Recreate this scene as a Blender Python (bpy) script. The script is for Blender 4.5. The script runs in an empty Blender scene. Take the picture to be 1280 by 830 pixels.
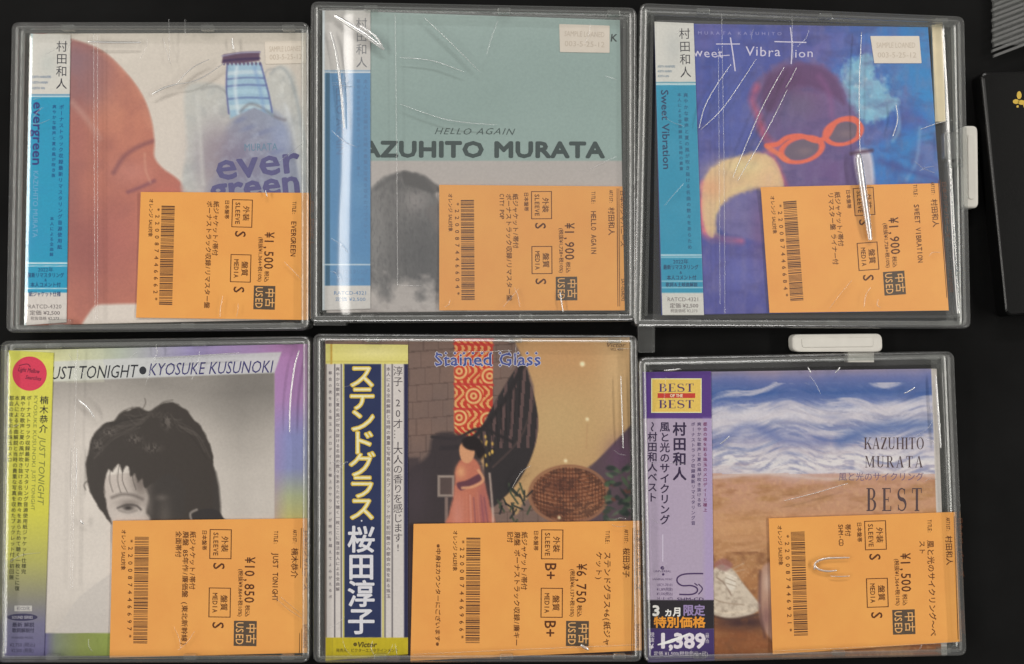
import bpy, math, random
import numpy as np

# ------------------------------------------------------------------ frame, camera, light
S = 0.00035           # metres per photo pixel on the table
D = 0.42              # camera height
CX, CY = 640.0, 415.0
sc = bpy.context.scene
COL = sc.collection
sc.view_settings.view_transform = 'Standard'
sc.view_settings.look = 'None'
sc.view_settings.exposure = 0.0
sc.view_settings.gamma = 1.0
sc.render.engine = 'CYCLES'
sc.cycles.use_denoising = True
sc.cycles.max_bounces = 12
sc.cycles.transparent_max_bounces = 24
sc.cycles.transmission_bounces = 10
sc.cycles.caustics_refractive = False
sc.cycles.caustics_reflective = False

cam = bpy.data.cameras.new('camera')
cam.sensor_width = 36.0
cam.lens = 36.0 * D / (1280 * S)
cam.clip_start = 0.01
cam.clip_end = 50
camo = bpy.data.objects.new('camera', cam)
camo.location = (0, 0, D)
COL.objects.link(camo)
sc.camera = camo

w = bpy.data.worlds.new('World')
sc.world = w
w.use_nodes = True
w.node_tree.nodes['Background'].inputs[0].default_value = (0.95, 0.93, 0.9, 1)
w.node_tree.nodes['Background'].inputs[1].default_value = 0.07


def lamp(name, loc, sx, sy, power, col):
    l = bpy.data.lights.new(name, 'AREA')
    l.shape = 'RECTANGLE'; l.size = sx; l.size_y = sy; l.energy = power; l.color = col
    o = bpy.data.objects.new(name, l)
    o.location = loc
    COL.objects.link(o)
    if abs(loc[0]) > abs(loc[1]): o.rotation_euler = (0, math.atan2(loc[0], loc[2]), 0)
    else: o.rotation_euler = (-math.atan2(loc[1], loc[2]), 0, 0)
    return o


lamp('ceiling_panel', (-1.85, 0.15, 1.6), 0.40, 2.8, 43, (1.0, 0.96, 0.90))
lamp('ceiling_panel', (1.95, 0.1, 1.5), 0.22, 2.2, 37, (1.0, 0.96, 0.90))
lamp('ceiling_panel', (0.1, 2.0, 1.5), 1.5, 0.2, 29, (1.0, 0.97, 0.94))

# ------------------------------------------------------------------ helpers


def lin(c):
    c = np.asarray(c, float) / 255.0
    return np.where(c <= 0.04045, c / 12.92, ((c + 0.055) / 1.055) ** 2.4)


GAIN = 0.86


def alb(c):
    """base colour of a print whose lit colour is c (sRGB 0-255)"""
    return np.clip(lin(c) / GAIN, 0.004, 0.88)


def W(px, py, z):
    k = S * (D - z) / D
    return ((px - CX) * k, -(py - CY) * k, z)


def WA(px, py, z):
    px = np.asarray(px, float); py = np.asarray(py, float)
    z = np.broadcast_to(np.asarray(z, float), px.shape)
    k = S * (D - z) / D
    return np.stack([(px - CX) * k, -(py - CY) * k, z], -1)


def bil(q, u, v):
    """q: TL TR BR BL in photo px"""
    q = np.asarray(q, float)
    u = np.asarray(u, float)[..., None]; v = np.asarray(v, float)[..., None]
    return (q[0] * (1 - u) + q[1] * u) * (1 - v) + (q[3] * (1 - u) + q[2] * u) * v


ROOTLOC = {}


def mesh_obj(name, verts, faces, mat, parent=None, smooth=False, cols=None):
    verts = np.asarray(verts, float).reshape(-1, 3)
    if parent is not None:
        r = parent
        while r.parent: r = r.parent
        verts = verts - np.array(r.location)
    me = bpy.data.meshes.new(name)
    if isinstance(faces, np.ndarray):
        n, k = faces.shape
        me.vertices.add(len(verts)); me.vertices.foreach_set('co', verts.ravel())
        me.loops.add(n * k); me.loops.foreach_set('vertex_index', faces.ravel().astype(np.int32))
        me.polygons.add(n)
        me.polygons.foreach_set('loop_start', (np.arange(n) * k).astype(np.int32))
        me.update(calc_edges=True)
    else:
        me.from_pydata([tuple(v) for v in verts], [], faces)
    if cols is not None:
        ca = me.color_attributes.new('print_colour', 'FLOAT_COLOR', 'POINT')
        c4 = np.ones((len(verts), 4), np.float32); c4[:, :3] = cols
        ca.data.foreach_set('color', c4.ravel())
    if smooth:
        me.polygons.foreach_set('use_smooth', [True] * len(me.polygons))
    me.materials.append(mat)
    me.update()
    o = bpy.data.objects.new(name, me)
    COL.objects.link(o)
    if parent is not None: o.parent = parent
    return o


def empty(name, px, py, z, label, cat, group=None):
    o = bpy.data.objects.new(name, None)
    o.empty_display_size = 0.01
    o.location = W(px, py, z)
    COL.objects.link(o)
    o['label'] = label; o['category'] = cat
    if group: o['group'] = group
    return o


# ------------------------------------------------------------------ materials


def newmat(name):
    m = bpy.data.materials.new(name); m.use_nodes = True
    return m, m.node_tree, m.node_tree.nodes['Principled BSDF']


def noise(nt, scale, detail=3, rough=0.5, dist=0.0):
    tc = nt.nodes.new('ShaderNodeTexCoord')
    n = nt.nodes.new('ShaderNodeTexNoise')
    n.inputs['Scale'].default_value = scale; n.inputs['Detail'].default_value = detail
    n.inputs['Roughness'].default_value = rough; n.inputs['Distortion'].default_value = dist
    nt.links.new(tc.outputs['Object'], n.inputs['Vector'])
    return n


def ramp(nt, src, stops):
    r = nt.nodes.new('ShaderNodeValToRGB')
    el = r.color_ramp.elements
    while len(el) < len(stops): el.new(0.5)
    for e, (p, c) in zip(el, stops):
        e.position = p; e.color = (*c, 1) if len(c) == 3 else c
    nt.links.new(src, r.inputs[0])
    return r


def print_mat(name, rough=0.42, bump=0.04, grain=0.10):
    m, nt, b = newmat(name)
    ca = nt.nodes.new('ShaderNodeVertexColor'); ca.layer_name = 'print_colour'
    n = noise(nt, 900, 3)
    r = ramp(nt, n.outputs[0], [(0.25, (1 - grain,) * 3), (0.75, (1.0,) * 3)])
    mx = nt.nodes.new('ShaderNodeMix'); mx.data_type = 'RGBA'; mx.blend_type = 'MULTIPLY'
    mx.inputs[0].default_value = 1.0
    nt.links.new(ca.outputs[0], mx.inputs[6]); nt.links.new(r.outputs[0], mx.inputs[7])
    nt.links.new(mx.outputs[2], b.inputs['Base Color'])
    b.inputs['Roughness'].default_value = rough
    b.inputs['Specular IOR Level'].default_value = 0.35
    n2 = noise(nt, 220, 2)
    bp = nt.nodes.new('ShaderNodeBump'); bp.inputs['Strength'].default_value = bump
    bp.inputs['Distance'].default_value = 0.001
    nt.links.new(n2.outputs[0], bp.inputs['Height']); nt.links.new(bp.outputs[0], b.inputs['Normal'])
    return m


def paper_mat(name, col, rough=0.7, var=0.08, scale=120):
    m, nt, b = newmat(name)
    c = np.asarray(col, float)
    n = noise(nt, scale, 5, 0.6)
    r = ramp(nt, n.outputs[0], [(0.3, tuple(c * (1 - var))), (0.7, tuple(np.clip(c * (1 + var * 0.5), 0, .9)))])
    nt.links.new(r.outputs[0], b.inputs['Base Color'])
    b.inputs['Roughness'].default_value = rough
    b.inputs['Specular IOR Level'].default_value = 0.25
    n2 = noise(nt, 1500, 2)
    bp = nt.nodes.new('ShaderNodeBump'); bp.inputs['Strength'].default_value = 0.08
    bp.inputs['Distance'].default_value = 0.0003
    nt.links.new(n2.outputs[0], bp.inputs['Height']); nt.links.new(bp.outputs[0], b.inputs['Normal'])
    return m


INKS = {}


def ink(rgb):
    rgb = tuple(rgb)
    if rgb not in INKS:
        m, nt, b = newmat('printing_ink')
        c = alb(rgb)
        n = noise(nt, 1300, 3)
        r = ramp(nt, n.outputs[0], [(0.3, tuple(c * 0.94)), (0.75, tuple(np.clip(c * 1.07, 0, .9)))])
        nt.links.new(r.outputs[0], b.inputs['Base Color'])
        b.inputs['Roughness'].default_value = 0.6
        b.inputs['Specular IOR Level'].default_value = 0.2
        INKS[rgb] = m
    return INKS[rgb]


def film_mat(name, rough=0.09, veil=0.02, bump=0.25, bscale=60, tint=(1, 1, 1), refl=1.0):
    m, nt, b = newmat(name)
    nt.nodes.remove(b)
    out = nt.nodes['Material Output']
    tr = nt.nodes.new('ShaderNodeBsdfTransparent'); tr.inputs[0].default_value = (*tint, 1)
    gl = nt.nodes.new('ShaderNodeBsdfGlossy'); gl.inputs['Roughness'].default_value = rough
    df = nt.nodes.new('ShaderNodeBsdfDiffuse'); df.inputs[0].default_value = (.85, .85, .84, 1)
    n = noise(nt, bscale, 4, 0.55, 1.2)
    bp = nt.nodes.new('ShaderNodeBump'); bp.inputs['Strength'].default_value = bump
    bp.inputs['Distance'].default_value = 0.0006
    nt.links.new(n.outputs[0], bp.inputs['Height'])
    fr = nt.nodes.new('ShaderNodeFresnel'); fr.inputs[0].default_value = 1.5
    geo = nt.nodes.new('ShaderNodeNewGeometry')      # a thin sheet reflects alike from both sides
    mr = nt.nodes.new('ShaderNodeMapRange'); mr.inputs[3].default_value = 1.5; mr.inputs[4].default_value = 1 / 1.5
    nt.links.new(geo.outputs['Backfacing'], mr.inputs[0]); nt.links.new(mr.outputs[0], fr.inputs[0])
    nt.links.new(bp.outputs[0], gl.inputs['Normal'])
    mul = nt.nodes.new('ShaderNodeMath'); mul.operation = 'MULTIPLY'; mul.inputs[1].default_value = 1.6 * refl
    mul.use_clamp = True
    nt.links.new(fr.outputs[0], mul.inputs[0])
    m1 = nt.nodes.new('ShaderNodeMixShader'); m1.inputs[0].default_value = veil
    nt.links.new(tr.outputs[0], m1.inputs[1]); nt.links.new(df.outputs[0], m1.inputs[2])
    m2 = nt.nodes.new('ShaderNodeMixShader')
    nt.links.new(mul.outputs[0], m2.inputs[0])
    nt.links.new(m1.outputs[0], m2.inputs[1]); nt.links.new(gl.outputs[0], m2.inputs[2])
    nt.links.new(m2.outputs[0], out.inputs[0])
    return m


def clear_plastic(name, col=(.90, .91, .90), rough=0.06, trans=0.93, bump=0.15):
    m, nt, b = newmat(name)
    n0 = noise(nt, 70, 4)
    r = ramp(nt, n0.outputs[0], [(0.3, tuple(np.array(col) * .88)), (0.7, col)])
    nt.links.new(r.outputs[0], b.inputs['Base Color'])
    b.inputs['Roughness'].default_value = rough
    b.inputs['Transmission Weight'].default_value = trans
    b.inputs['IOR'].default_value = 1.49
    n = noise(nt, 140, 3)
    bp = nt.nodes.new('ShaderNodeBump'); bp.inputs['Strength'].default_value = bump
    bp.inputs['Distance'].default_value = 0.0006
    nt.links.new(n.outputs[0], bp.inputs['Height']); nt.links.new(bp.outputs[0], b.inputs['Normal'])
    return m


M_PRINT = print_mat('coated_print')
M_TAG = paper_mat('orange_card', lin((232, 159, 82)) / GAIN, 0.75, 0.10, 35)
M_CREAM = paper_mat('cream_card', lin((214, 200, 165)) / GAIN, 0.7, 0.06)
M_STICK = paper_mat('sticker_paper', lin((212, 203, 190)) / GAIN, 0.5, 0.04)
M_FILM = film_mat('clear_film', .10, .006, .10, 45)
M_CREASE_GLINT = film_mat('crease_glint_film', 0.26, 0.5, 0.05, refl=6)  # white diffuse mixed in so the folds read as bright glints
M_SEAM = film_mat('film_seam', 0.25, 0.09, 0.1, refl=1.8)
M_FRAME = film_mat('clear_case_plastic', 0.24, 0.05, 0.35, 60, (.93, .94, .93), 1.25)
M_RIB = film_mat('ribbed_plastic', 0.2, 0.10, 0.3, 90, (.93, .94, .93), 2.2)
M_BASE = film_mat('case_base_plastic', 0.2, 0.02, 0.2, 40)
M_TABWHITE = paper_mat('white_plastic', (0.62, 0.60, 0.55), 0.35, 0.05, 200)
M_BLACKTAB = paper_mat('black_table', (0.007, 0.007, 0.007), 0.6, 0.45, 12)
M_BLACKTAB.node_tree.nodes['Principled BSDF'].inputs['Specular IOR Level'].default_value = 0.04
M_BLACKBOX = paper_mat('black_lacquer', (0.004, 0.004, 0.004), 0.3, 0.2, 30)

# ------------------------------------------------------------------ type
GL = {}
DG = None


def glyph(ch, bold=0.0):
    key = (ch, bold)
    if key in GL: return GL[key]

    def make(body):
        c = bpy.data.curves.new('type', 'FONT'); c.body = body; c.resolution_u = 2; c.offset = bold
        o = bpy.data.objects.new('type', c); COL.objects.link(o)
        dg = bpy.context.evaluated_depsgraph_get()
        m = bpy.data.meshes.new_from_object(o.evaluated_get(dg))
        v = np.array([p.co[:2] for p in m.vertices]).reshape(-1, 2)
        f = [tuple(p.vertices) for p in m.polygons]
        bpy.data.objects.remove(o); bpy.data.curves.remove(c); bpy.data.meshes.remove(m)
        return v, f
    if ch == ' ':
        GL[key] = (np.zeros((0, 2)), [], 0.3); return GL[key]
    v, f = make(ch)
    if ord(ch) > 0x2E00:
        adv = 1.0
    else:
        b = make(ch + '|')[0]
        adv = float(b[:, 0].max()) - 0.168 - bold
    GL[key] = (v, f, adv)
    return GL[key]


BOLD = [(0, 0), (1, 0), (-1, 0), (0, 1), (0, -1), (.7, .7), (-.7, .7), (.7, -.7), (-.7, -.7)]
ROTV = set('ー〜~…()（）「」：-=')

# stroke-built serif capitals, unit cap height; (width, [polygons])


def _ring(cx, cy, rx, ry, t_side, t_top, a0=0, a1=360, n=18):
    o = []; i = []
    for k in range(n + 1):
        a = math.radians(a0 + (a1 - a0) * k / n)
        o.append((cx + rx * math.cos(a), cy + ry * math.sin(a)))
        i.append((cx + (rx - t_side) * math.cos(a), cy + (ry - t_top) * math.sin(a)))
    return [[o[k], o[k + 1], i[k + 1], i[k]] for k in range(n)]


def _r(x0, y0, x1, y1): return [(x0, y0), (x1, y0), (x1, y1), (x0, y1)]


def _band(pts, ws):
    out = []
    P = np.array(pts, float)
    T = np.gradient(P, axis=0); T /= np.linalg.norm(T, axis=1)[:, None] + 1e-9
    N = np.stack([-T[:, 1], T[:, 0]], 1)
    ws = np.array(ws, float)[:, None] / 2
    A = P + N * ws; B = P - N * ws
    for k in range(len(P) - 1):
        out.append([tuple(A[k]), tuple(A[k + 1]), tuple(B[k + 1]), tuple(B[k])])
    return out


def _stem(x, t=.13, top=True, bot=True):
    r = [_r(x - t / 2, 0, x + t / 2, 1)]
    if bot: r.append(_r(x - t / 2 - .07, 0, x + t / 2 + .07, .045))
    if top: r.append(_r(x - t / 2 - .07, .955, x + t / 2 + .07, 1))
    return r


def _scurve():
    P = []; Wd = []
    for k in range(25):
        t = k / 24
        if t < .5:
            a = math.radians(30 + 240 * (t / .5)); P.append((.28 + .2 * math.cos(a), .745 + .235 * math.sin(a)))
        else:
            a = math.radians(90 - 240 * ((t - .5) / .5)); P.append((.28 + .22 * math.cos(a), .265 + .245 * math.sin(a)))
        Wd.append(.05 + .12 * math.exp(-((t - .5) / .2) ** 2))
    return _band(P, Wd)


SER = {
    'B': (.62, _stem(.14) + _ring(.3, .755, .22, .245, .12, .045, -90, 90, 10) + _ring(.3, .26, .27, .26, .13, .045, -90, 90, 10) + [_r(.14, .955, .31, 1), _r(.14, .5, .31, .545), _r(.14, 0, .31, .045)]),
    'E': (.58, _stem(.14) + [_r(.14, .955, .5, 1), _r(.14, .48, .38, .525), _r(.14, 0, .53, .045), _r(.46, .8, .5, .97), _r(.49, .03, .53, .22), _r(.35, .4, .38, .6)]),
    'S': (.56, _scurve() + [_r(.42, .72, .46, .97), _r(.06, .03, .1, .28)]),
    'T': (.62, _stem(.31, top=False) + [_r(.03, .955, .59, 1), _r(.03, .78, .07, 1), _r(.55, .78, .59, 1)]),
    'K': (.7, _stem(.14) + [[(.2, .4), (.54, .97), (.6, .97), (.25, .38)], [(.3, .55), (.43, .55), (.68, .02), (.53, .02)], _r(.46, .955, .68, 1), _r(.48, 0, .72, .045)]),
    'A': (.7, [[(.06, .02), (.33, 1), (.37, 1), (.11, .02)], [(.31, 1), (.4, 1), (.64, .02), (.49, .02)], _r(.16, .3, .5, .34), _r(.0, 0, .2, .045), _r(.43, 0, .7, .045)]),
    'Z': (.6, [_r(.05, .955, .56, 1), _r(.04, 0, .57, .045), [(.4, .96), (.56, .96), (.2, .04), (.04, .04)], _r(.05, .8, .09, 1), _r(.53, 0, .57, .22)]),
    'U': (.7, [_r(.09, .25, .21, 1), _r(.54, .25, .58, 1), _r(.02, .955, .28, 1), _r(.46, .955, .66, 1)] + _ring(.335, .27, .245, .27, .1, .06, 180, 360, 12)),
    'H': (.74, _stem(.14) + _stem(.6) + [_r(.14, .48, .6, .525)]),
    'I': (.3, _stem(.15)),
    'O': (.72, _ring(.36, .5, .33, .51, .12, .04)),
    'M': (.86, [_r(.1, 0, .135, 1), _r(.68, 0, .8, 1), [(.08, 1), (.2, 1), (.46, .05), (.4, .05)], [(.4, .05), (.45, .05), (.74, 1), (.68, 1)], _r(.02, 0, .22, .045), _r(.6, 0, .87, .045), _r(.02, .955, .2, 1), _r(.66, .955, .87, 1)]),
    'R': (.68, _stem(.14) + _ring(.3, .745, .23, .255, .12, .045, -90, 90, 10) + [_r(.14, .955, .31, 1), _r(.14, .49, .31, .535), [(.28, .5), (.4, .5), (.66, .02), (.52, .02)], _r(.49, 0, .7, .045)]),
    'F': (.56, _stem(.14) + [_r(.14, .955, .5, 1), _r(.14, .48, .38, .525), _r(.46, .8, .5, .97)]),
}


class Ink:
    """collects flat print in photo pixels, built as one mesh"""

    def __init__(s): s.v = []; s.f = []; s.l = []; s.np = 0

    def add(s, pts, faces, layer=0):
        n = len(s.v); s.l.extend([layer] * len(pts))
        s.v.extend([tuple(p) for p in pts]); s.f.extend([tuple(i + n for i in f) for f in faces])

    def poly(s, pts): s.np += 1; s.add(pts, [tuple(range(len(pts)))], (s.np % 9))

    def line(s, txt, o, em, d=(1, 0), fit=None, bold=0., shear=0., gap=0., anchor='l', mono=None, hs=1.0, jitter=0, serif=False):
        """o = start point on the middle of the line, d = reading direction"""
        d = np.array(d, float); d /= np.linalg.norm(d)
        up = np.array([d[1], -d[0]])
        o = np.array(o, float)
        G = []; x = 0.0
        rnd = random.Random(hash(txt) % 999 if not isinstance(txt, str) else sum(map(ord, txt)))
        for ch in txt:
            if serif:
                if ch == ' ': x += .4 + gap; continue
                wd, polys = SER[ch]
                for P in polys: G.append((np.array(P) * .7 + [x, 0], [tuple(range(len(P)))], 0))
                x += wd * .7 + gap
                continue
            v, f, adv = glyph(ch)
            if mono and ord(ch) < 0x2E00:
                wv = (v[:, 0].max() - v[:, 0].min()) if len(v) else 0
                k = min(1.0, mono * .88 / wv) if wv > 0 else 1
                if len(v): v = np.stack([(v[:, 0] - v[:, 0].min()) * k + (mono - wv * k) / 2, v[:, 1]], 1)
                adv = mono
            G.append((v + [x, 0], f, rnd.uniform(-jitter, jitter)))
            x += adv + gap
        L = x * em * hs
        if fit: hs *= fit / L; L = fit
        off = 0 if anchor == 'l' else (-L / 2 if anchor == 'c' else -L)
        for v, f, jy in G:
            if not len(v): continue
            if serif: s.np += 1; lay0 = s.np % 9
            else: lay0 = 0
            gx = v[:, 0] + shear * (v[:, 1] - .35); gy = v[:, 1] - .36 + jy
            for li, (bx, by) in enumerate(BOLD if bold > .008 else BOLD[:1]):
                s.add(o + np.outer((gx * hs + bx * bold) * em + off, d) + np.outer((gy + by * bold) * em, up), f, li + lay0)

    def column(s, txt, x, y, em, pitch=None, bold=0., down=(0, 1), sx=1.0):
        """vertical writing, o = top of the column on its middle line"""
        down = np.array(down, float); down /= np.linalg.norm(down)
        right = np.array([down[1], -down[0]])
        pitch = pitch or em
        for i, ch in enumerate(txt):
            v, f, adv = glyph(ch)
            if not len(v): continue
            c = np.array([x, y]) + down * (i + .5) * pitch
            if ch in ROTV:
                a = v[:, 0] - adv / 2; b = v[:, 1] - .38
                for li, (bx, by) in enumerate(BOLD if bold > .008 else BOLD[:1]):
                    s.add(c + np.outer((b + bx * bold) * em, right) + np.outer((a + by * bold) * em, down), f, li)
            else:
                a = (v[:, 0] - adv / 2) * em * sx; b = (v[:, 1] - .38) * em
                if ch in '、。': a = a + .45 * em; b = b + .4 * em
                for li, (bx, by) in enumerate(BOLD if bold > .008 else BOLD[:1]):
                    s.add(c + np.outer(a + bx * bold * em, right) - np.outer(b + by * bold * em, down), f, li)

    def stroke(s, pts, w):
        P = np.array(pts, float)
        if len(P) > 2: P = smooth(P, 6, closed=False)
        ww = w if np.ndim(w) else [w] * len(P)
        for q in _band(P, np.interp(np.linspace(0, 1, len(P)), np.linspace(0, 1, len(ww)), ww)): s.poly(q)

    def rect(s, x0, y0, x1, y1): s.poly([(x0, y0), (x1, y0), (x1, y1), (x0, y1)])

    def disc(s, cx, cy, rx, ry=None, n=28):
        ry = ry or rx
        s.poly([(cx + rx * math.cos(2 * math.pi * k / n), cy + ry * math.sin(2 * math.pi * k / n)) for k in range(n)])

    def build(s, name, rgb, parent, z, fn=None, label=None):
        if not s.v: return None
        P = np.array(s.v)
        if fn is not None: P = fn(P)
        V = WA(P[:, 0], P[:, 1], (z(P[:, 0], P[:, 1]) if callable(z) else z) + np.array(s.l) * 1.5e-6)
        o = mesh_obj(name, V, s.f, ink(rgb), parent)
        if label: o['label'] = label
        return o


def smooth(P, k=6, closed=True):
    P = np.asarray(P, float); n = len(P); out = []
    rng = range(n) if closed else range(n - 1)
    for i in rng:
        if closed: a, b, c, d = P[i - 1], P[i], P[(i + 1) % n], P[(i + 2) % n]
        else: a, b, c, d = P[max(i - 1, 0)], P[i], P[i + 1], P[min(i + 2, n - 1)]
        for t in np.arange(k) / k:
            out.append(.5 * (2 * b + (c - a) * t + (2 * a - 5 * b + 4 * c - d) * t * t + (3 * b - a - 3 * c + d) * t ** 3))
    if not closed: out.append(P[-1])
    return np.array(out)


# ------------------------------------------------------------------ picture painting (prints), in photo pixels
class Paint:
    def __init__(s, quad, step=1.3, base=(200, 200, 200)):
        q = np.array(quad, float)
        wd = max(np.linalg.norm(q[1] - q[0]), np.linalg.norm(q[2] - q[3]))
        ht = max(np.linalg.norm(q[3] - q[0]), np.linalg.norm(q[2] - q[1]))
        s.nx = int(wd / step) + 1; s.ny = int(ht / step) + 1
        u, v = np.meshgrid(np.linspace(0, 1, s.nx), np.linspace(0, 1, s.ny))
        P = bil(q, u, v); s.X = P[..., 0]; s.Y = P[..., 1]; s.U = u; s.V = v
        s.I = np.ones((s.ny, s.nx, 3)) * np.array(base, float)

    def mix(s, m, c):
        m = np.clip(m, 0, 1)[..., None]
        s.I = s.I * (1 - m) + np.asarray(c, float) * m

    def sd(s, pts, sm=True):
        P = smooth(pts, 5) if sm else np.array(pts, float)
        x, y = s.X, s.Y
        d2 = np.full(x.shape, 1e12); ins = np.zeros(x.shape, bool)
        for i in range(len(P)):
            ax, ay = P[i - 1]; bx, by = P[i]
            ex, ey = bx - ax, by - ay; wx, wy = x - ax, y - ay
            t = np.clip((wx * ex + wy * ey) / (ex * ex + ey * ey + 1e-9), 0, 1)
            d2 = np.minimum(d2, (wx - ex * t) ** 2 + (wy - ey * t) ** 2)
            c = ((ay > y) != (by > y))
            with np.errstate(divide='ignore', invalid='ignore'):
                xi = ax + (y - ay) * ex / (ey if abs(ey) > 1e-9 else 1e-9)
            ins ^= c & (x < xi)
        d = np.sqrt(d2)
        return np.where(ins, -d, d)

    def poly(s, pts, c, soft=1.5, a=1.0, sm=True, clip=None, wob=0):
        d = s.sd(pts, sm)
        if wob: d = d + (s.fbm(9, 77) - .5) * wob
        m = a * np.clip(.5 - d / soft, 0, 1)
        if clip is not None: m = m * clip
        s.mix(m, c); return m

    def ell(s, cx, cy, rx, ry, c, soft=1.5, a=1.0, rot=0, ring=None, clip=None):
        r = math.radians(rot)
        dx, dy = s.X - cx, s.Y - cy
        x = dx * math.cos(r) + dy * math.sin(r); y = -dx * math.sin(r) + dy * math.cos(r)
        q = np.sqrt((x / rx) ** 2 + (y / ry) ** 2); d = (q - 1) * min(rx, ry)
        if ring: d = np.abs(d) - ring / 2
        m = a * np.clip(.5 - d / soft, 0, 1)
        if clip is not None: m = m * clip
        s.mix(m, c); return m

    def blob(s, cx, cy, rx, ry, c, a=1.0, clip=None):
        m = a * np.exp(-((s.X - cx) / rx) ** 2 - ((s.Y - cy) / ry) ** 2)
        if clip is not None: m = m * clip
        s.mix(m, c)

    def line(s, pts, c, wd=1.5, a=1.0, soft=1.3, clip=None):
        P = smooth(pts, 5, False) if len(pts) > 2 else np.array(pts, float)
        d2 = np.full(s.X.shape, 1e12)
        for i in range(len(P) - 1):
            ax, ay = P[i]; bx, by = P[i + 1]
            ex, ey = bx - ax, by - ay; wx, wy = s.X - ax, s.Y - ay
            t = np.clip((wx * ex + wy * ey) / (ex * ex + ey * ey + 1e-9), 0, 1)
            d2 = np.minimum(d2, (wx - ex * t) ** 2 + (wy - ey * t) ** 2)
        m = a * np.clip(.5 - (np.sqrt(d2) - wd / 2) / soft, 0, 1)
        if clip is not None: m = m * clip
        s.mix(m, c)

    def rect(s, x0, y0, x1, y1, c, soft=1.2, a=1.0):
        d = np.maximum(np.maximum(x0 - s.X, s.X - x1), np.maximum(y0 - s.Y, s.Y - y1))
        m = a * np.clip(.5 - d / soft, 0, 1); s.mix(m, c); return m

    def grad(s, val, stops):
        v = np.asarray([p for p, _ in stops], float); c = np.asarray([q for _, q in stops], float)
        s.I = np.stack([np.interp(val, v, c[:, k]) for k in range(3)], -1)

    def fbm(s, scale, seed, octv=4, sx=1.0, sy=1.0):
        out = 0; amp = .5; tot = 0
        for o in range(octv):
            r = np.random.RandomState(seed + o * 13)
            g = r.rand(128, 128)
            x = s.X * sx / scale * 2 ** o + 7.3 * o + 1000; y = s.Y * sy / scale * 2 ** o + 3.1 * o + 1000
            xi = np.floor(x).astype(int); yi = np.floor(y).astype(int)
            fx = x - xi; fy = y - yi; fx = fx * fx * (3 - 2 * fx); fy = fy * fy * (3 - 2 * fy)
            a = g[yi % 128, xi % 128]; b = g[yi % 128, (xi + 1) % 128]
            c = g[(yi + 1) % 128, xi % 128]; d = g[(yi + 1) % 128, (xi + 1) % 128]
            out = out + amp * ((a * (1 - fx) + b * fx) * (1 - fy) + (c * (1 - fx) + d * fx) * fy)
            tot += amp; amp *= .5
        return out / tot

    def build(s, name, parent, z, thick, mat=None, label=None):
        """a card: painted top, plain edges"""
        zt = z(s.X, s.Y) if callable(z) else np.full(s.X.shape, z)
        V = WA(s.X, s.Y, zt).reshape(-1, 3)
        nx, ny = s.nx, s.ny
        i = (np.arange(ny - 1)[:, None] * nx + np.arange(nx - 1)[None, :]).ravel()
        F = np.stack([i, i + nx, i + nx + 1, i + 1], 1)
        cols = alb(s.I).reshape(-1, 3)
        # edge skirt, same true x,y, lower z
        ring = list(range(nx)) + [k * nx + nx - 1 for k in range(1, ny)] + [(ny - 1) * nx + k for k in range(nx - 2, -1, -1)] + [k * nx for k in range(ny - 2, 0, -1)]
        low = V[ring].copy(); low[:, 2] -= thick
        n0 = len(V); m = len(ring)
        F2 = np.array([[ring[k], ring[(k + 1) % m], n0 + (k + 1) % m, n0 + k] for k in range(m)])
        V = np.vstack([V, low]); cols = np.vstack([cols, cols[ring] * .9])
        o = mesh_obj(name, V, np.vstack([F, F2]), mat or M_PRINT, parent, False, cols)
        if label: o['label'] = label
        return o


# ------------------------------------------------------------------ solids
def slab(name, quad, z0, z1, mat, parent, r=0.0, bev=0.0, n=5):
    """rounded quad prism; quad in photo px measured at its top"""
    q = [np.array(p, float) for p in quad]
    pts = []
    for i in range(4):
        p = q[i]; a = q[i - 1] - p; b = q[(i + 1) % 4] - p
        a /= np.linalg.norm(a); b /= np.linalg.norm(b)
        if r <= 0: pts.append(p); continue
        for k in range(n + 1):
            t = k / n
            pts.append((p + a * r) * (1 - t) ** 2 + 2 * t * (1 - t) * p + (p + b * r) * t * t)
    P = np.array(pts); c = P.mean(0); m = len(P)
    loops = []
    top = WA(P[:, 0], P[:, 1], np.full(m, z1))
    cw = top[:, :2].mean(0)

    def ins(d, z):
        v = top.copy(); dv = v[:, :2] - cw; L = np.linalg.norm(dv, axis=1)[:, None]
        v[:, :2] = cw + dv * (1 - d / L * 1.0); v[:, 2] = z; return v
    if bev > 0: loops = [ins(bev, z1), ins(bev * .3, z1 - bev * .3), ins(0, z1 - bev), ins(0, z0 + bev * .4), ins(bev * .4, z0)]
    else: loops = [ins(0, z1), ins(0, z0)]
    V = np.vstack(loops); F = [tuple(range(m))[::-1]]
    for l in range(len(loops) - 1):
        for k in range(m):
            F.append((l * m + k, l * m + (k + 1) % m, (l + 1) * m + (k + 1) % m, (l + 1) * m + k))
    F.append(tuple((len(loops) - 1) * m + k for k in range(m)))
    F[0] = tuple(range(m))
    return mesh_obj(name, V, F, mat, parent)


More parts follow.
